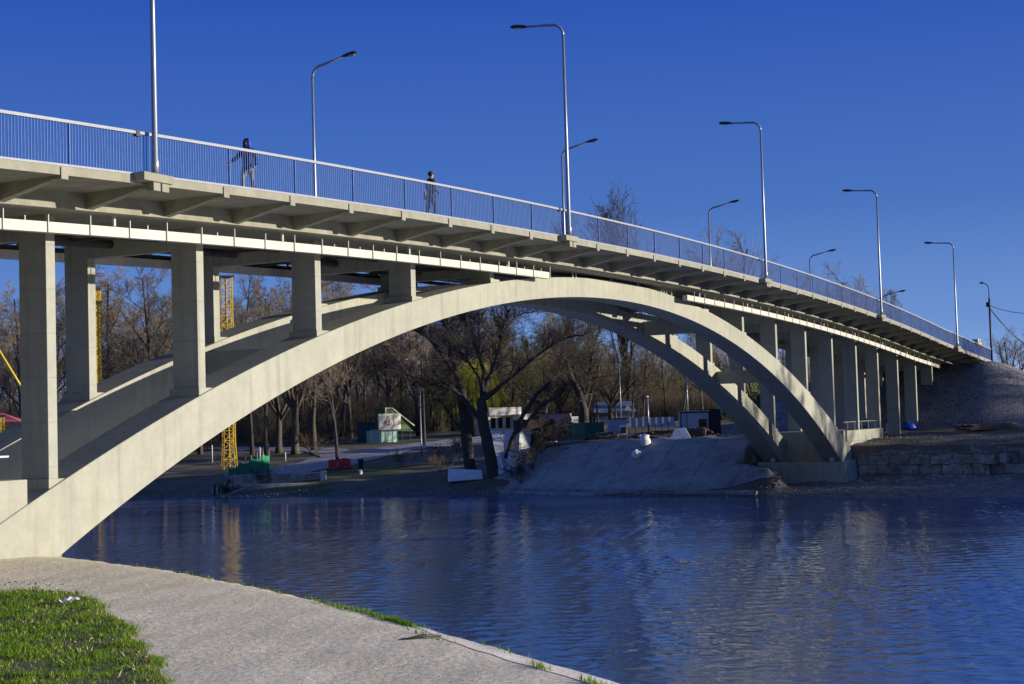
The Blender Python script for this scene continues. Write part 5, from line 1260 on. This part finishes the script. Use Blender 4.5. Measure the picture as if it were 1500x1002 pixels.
# dark shed behind columns + timber stack by the embankment
M, p = frame(1440, 122, .5); b = MB(); r = random.Random(5)
for i in range(16): 
    a = r.uniform(-.08, .08); x0_ = -2.6 + r.uniform(-.6, .6); x1_ = 2.4 + r.uniform(-.8, .9); zz = .12 * (i // 4) + .06; yy_ = -.5 + (i % 4) * .3
    b.bar((x0_, yy_ + a, zz), (x1_, yy_ - a, zz + r.uniform(0, .05)), .22, .09, M)
o = b.build('timber_stack', mat('grey brown timber', (.12, .085, .065), (.20, .15, .12), 3, .9), None, loc=p); tag(o, 'low stack of dark timber at the foot of the stone embankment', 'timber stack')
def blockmat():
    m = mat('block wall', (0.15, 0.145, 0.13), (0.38, 0.37, 0.335), 1.7, 0.9, 0.8, 10); nt = m.node_tree; b = _pr(m); L = nt.links.new
    src = b.inputs['Base Color'].links[0].from_socket; tc = nt.nodes.new('ShaderNodeTexCoord'); sp = nt.nodes.new('ShaderNodeSeparateXYZ'); cb = nt.nodes.new('ShaderNodeCombineXYZ')
    L(tc.outputs['Object'], sp.inputs['Vector']); L(sp.outputs['Y'], cb.inputs['X']); L(sp.outputs['Z'], cb.inputs['Y'])
    br = nt.nodes.new('ShaderNodeTexBrick'); 
    nz = nt.nodes.new('ShaderNodeTexNoise'); nz.inputs['Scale'].default_value = .9; nz.inputs['Detail'].default_value = 5; L(tc.outputs['Object'], nz.inputs['Vector'])
    ad = nt.nodes.new('ShaderNodeVectorMath'); ad.operation = 'MULTIPLY_ADD'; L(nz.outputs['Color'], ad.inputs[0]); ad.inputs[1].default_value = (.7, .45, 0); L(cb.outputs['Vector'], ad.inputs[2]); L(ad.outputs['Vector'], br.inputs['Vector']); br.inputs['Scale'].default_value = 1; br.inputs['Brick Width'].default_value = 1.45; br.inputs['Row Height'].default_value = .68; br.inputs['Mortar Size'].default_value = .028; br.inputs['Mortar Smooth'].default_value = .4
    br.inputs['Color1'].default_value = (1, 1, 1, 1); br.inputs['Color2'].default_value = (.62, .6, .57, 1); br.inputs['Mortar'].default_value = (.22, .21, .2, 1)
    mx = nt.nodes.new('ShaderNodeMixRGB'); mx.blend_type = 'MULTIPLY'; mx.inputs['Fac'].default_value = 1; L(src, mx.inputs['Color1']); L(br.outputs['Color'], mx.inputs['Color2']); L(mx.outputs['Color'], b.inputs['Base Color'])
    return m
blockm = blockmat()
# broken quay ledge
def rough(o, amt, size=.45):
    bm = bmesh.new(); bm.from_mesh(o.data); bmesh.ops.subdivide_edges(bm, edges=bm.edges, cuts=5, use_grid_fill=True)
    for v_ in bm.verts:
        n_ = mnoise.noise_vector(v_.co / size) + .5 * mnoise.noise_vector(v_.co * 2.3 / size); v_.co += n_ * amt
    bm.to_mesh(o.data); bm.free(); return o
t = thing('broken_quay_wall', 'broken old concrete block wall right of the bridge pier', 'quay wall', (40, -5, 1.2)); r = random.Random(21); b = MB()
for k in range(40):
    b.box(39.75, 41.2, 2.6 - 1.6 * (k + 1), 2.6 - 1.6 * k - .002, .5, 2.55 + r.uniform(-.25, .2))
rough(b.build('backing', blockm, t), .16, .7)
b = MB(); y = 2.5
while y > -60:
    L = r.uniform(.7, 3.4); 
    if r.random() < .8:
        x0_ = 39.45 + r.uniform(-.3, .2); zt = 1.5 + r.uniform(-.35, .25)
        b.hexa([(x0_, y - L + .03, .5), (40.6, y - L + .03, .5), (40.6, y, .5), (x0_, y, .5), (x0_ + r.uniform(0, .2), y - L + .05, zt + r.uniform(-.15, .1)), (40.6, y - L + .03, zt), (40.6, y, zt), (x0_ + r.uniform(0, .2), y - .03, zt + r.uniform(-.15, .1))])
    y -= L
rough(b.build('lower_course', blockm, t), .13, .5)
b = MB(); y = 2.2
while y > -60:
    L = r.uniform(.6, 3.0); x0_ = 39.55 + r.uniform(-.25, .4)
    if r.random() < .62: b.hexa([(x0_, y - L + .03, 1.62), (40.7, y - L + .03, 1.62), (40.7, y, 1.62), (x0_, y, 1.62), (x0_ + r.uniform(0, .35), y - L + .1, 2.7 + r.uniform(-.6, .2)), (40.7, y - L + .03, 2.8), (40.7, y, 2.8), (x0_ + r.uniform(0, .35), y - .08, 2.7 + r.uniform(-.6, .2))])
    y -= L
rough(b.build('upper_course', blockm, t), .17, .45)
x, y = 39.1, -7.3
o = MB().box(38.95, 39.25, -7.6, -7.2, 1.72, 2.35).build('post_stub', mat('pinkish paint', (.4, .28, .3), None, 3, .8), None); tag(o, 'small pinkish post stub set in the broken quay wall', 'post stub')
tag(grid('rubble_slope', np.arange(28.2, 39.95, .35), np.arange(-60, 6.2, .4), lambda X, Y: far_z(X, Y) + .03 + .05 * np.sin(X * 3.1 + Y) * np.sin(Y * 2.7), mat('crushed rubble', (.10, .10, .098), (.24, .235, .225), 2.2, .95, 1.0, 6)), kind='structure')
def rub(r, n):
    y = r.uniform(-30, 9, n); return r.uniform(28.2, 39.6, n), y
o = pebbles('rubble', 2600, rub, .03, .22, stonem, far_z, 8); 
pebbles('fallen_blocks', 260, lambda r, n: (39.3 - r.exponential(1.4, n), r.uniform(-30, 2.5, n)), .12, .42, oldconc, far_z, 18)
o = pebbles('rubble_top', 700, lambda r, n: (r.uniform(40.3, 47, n), r.uniform(-25, 3, n)), .03, .15, stonem, far_z, 9)
pebbles('shore_stones', 900, lambda r, n: (lambda y: (pw(y, WL) + r.normal(.3, .5, n), y))(r.uniform(9, 85, n)), .04, .2, stonem, lambda x, y: np.maximum(far_z(x, y), .0), 10)
# end-of-bridge lamp, cables, post and white house beyond
M, p = frame(1451, 165, 0, 8.9); H = 8.3
x_, y_ = at(1452, 165); zb = float(emb_z(np.array(x_), np.array(y_)))
t = thing('street_lamp', 'old dark lamp pole with cables at the end of the bridge', 'street lamp', (x_, y_, zb)); H = 15.4 - zb + 3.2
b0 = V((x_, y_, zb))
MB().tube([b0, b0 + V((0, 0, H - 1.6))], [.13, .10], 10).build('pole', darkmetal, t, smooth=True)
MB().tube([b0 + V((0, 0, H - 1.7)), b0 + V((0, 0, H - .5)), b0 + V((0, 0, H - .2)) - RH * .15, b0 + V((0, 0, H)) - RH * .45], .05, 8).build('arm', darkmetal, t, smooth=True)
h = MB(); h.ball(b0 + V((0, 0, H + .04)) - RH * .7, .22, 8, 5, (1.2, 1.2, .5)); h.build('lamp_head', darkmetal, t, smooth=True)
MB().box(-.2, .2, -.2, .2, -.25, .25, Matrix.Translation(b0 + V((0, 0, H - 2.3)) - RH * .12)).build('junction_box', darkmetal, t)
for i, (e, sag, lab) in enumerate((((1560, 167, 16.0), .8, 'upper black cable running right from the old lamp pole'), ((1545, 190, 11.0), 1.2, 'lower black cable sagging right from the old lamp pole'), ((1552, 192, 11.3), 1.3, 'middle black cable sagging right from the old lamp pole'))):
    a = b0 + V((0, 0, H - 2.4 - .2 * i)); ex, ey = at(e[0], e[1]); e_ = V((ex, ey, e[2])); pts = []
    for k in range(13):
        s_ = k / 12; q = a.lerp(e_, s_); q.z -= 4 * sag * s_ * (1 - s_); pts.append(q)
    tag(MB().tube(pts, .035, 5).build('overhead_cable', wirem, None, True, loc=a), lab, 'cable', 'cables of the old lamp pole')
x_, y_ = at(1469, 178); z_ = float(emb_z(np.array(x_), np.array(y_))); t = thing('road_post', 'slim white post beside the approach road', 'post', (x_, y_, z_)); MB().tube([(x_, y_, z_), (x_, y_, z_ + 2.6)], .09, 8).build('shaft', whitepaint, t, True); MB().box(x_ - .1, x_ + .1, y_ - .25, y_ + .25, z_ + 2.5, z_ + 2.72).build('bracket', whitepaint, t)
M, p = frame(1437, 300, .8, 5); t = thing('white_house', 'tiny white building with a light roof beyond the end of the bridge', 'building', p); MB().box(-.8, .9, 0, 2, 0, 12.2, M).build('wall', whitepaint, t); MB().box(-1.0, 1.1, -.2, 2.2, 12.2, 12.6, M).box(-.5, .6, .3, 1.6, 12.6, 13.4, M).build('roof', creamwall, t)
# litter on the lawn, wheel-stop stick on the path
y_, x_ = on_bank(102, 892); z_ = float(soil(np.array(x_), np.array(y_)))
r = random.Random(6); b = MB()
vs = [(x_ + .065 * i - .2 + r.uniform(-.02, .02), y_ + .06 * j - .12 + r.uniform(-.02, .02), z_ + .05 + r.uniform(0, .11)) for j in range(5) for i in range(7)]
b.add(vs, [(7 * j + i, 7 * j + i + 1, 7 * j + i + 8, 7 * j + i + 7) for j in range(4) for i in range(6)])
o = b.build('crumpled_paper', litterm, None, loc=(x_, y_, z_)); tag(o, 'crumpled white paper lying in the lawn', 'litter')
sy_, sx_ = on_bank(618, 935); sz_ = float(near_z(np.array(sx_), np.array(sy_)))
o = MB().tube([(sx_ - .5, sy_ + .25, sz_ + .01), (sx_, sy_, sz_ + .05), (sx_ + .25, sy_ - .22, sz_ + .03)], [.02, .035, .02], 6).build('stick', darkmetal, None, True, loc=(sx_, sy_, sz_)); tag(o, 'short dark stick lying near the river edge of the path', 'stick')
# small mooring post at the arch foot
o = MB().tube([(-36.7, 3.35, 1.9), (-36.7, 3.35, 2.9)], .09, 8).build('mooring_post', oldconc, None, True, loc=(-36.7, 3.35, 1.9)); tag(o, 'stubby pale post at the foot of the near arch rib', 'post')

# prototypes never planted stay out of the scene
for k, o in list(PROTO.items()):
    if not o['used']:
        for c in list(o.children): bpy.data.objects.remove(c)
        bpy.data.objects.remove(o)
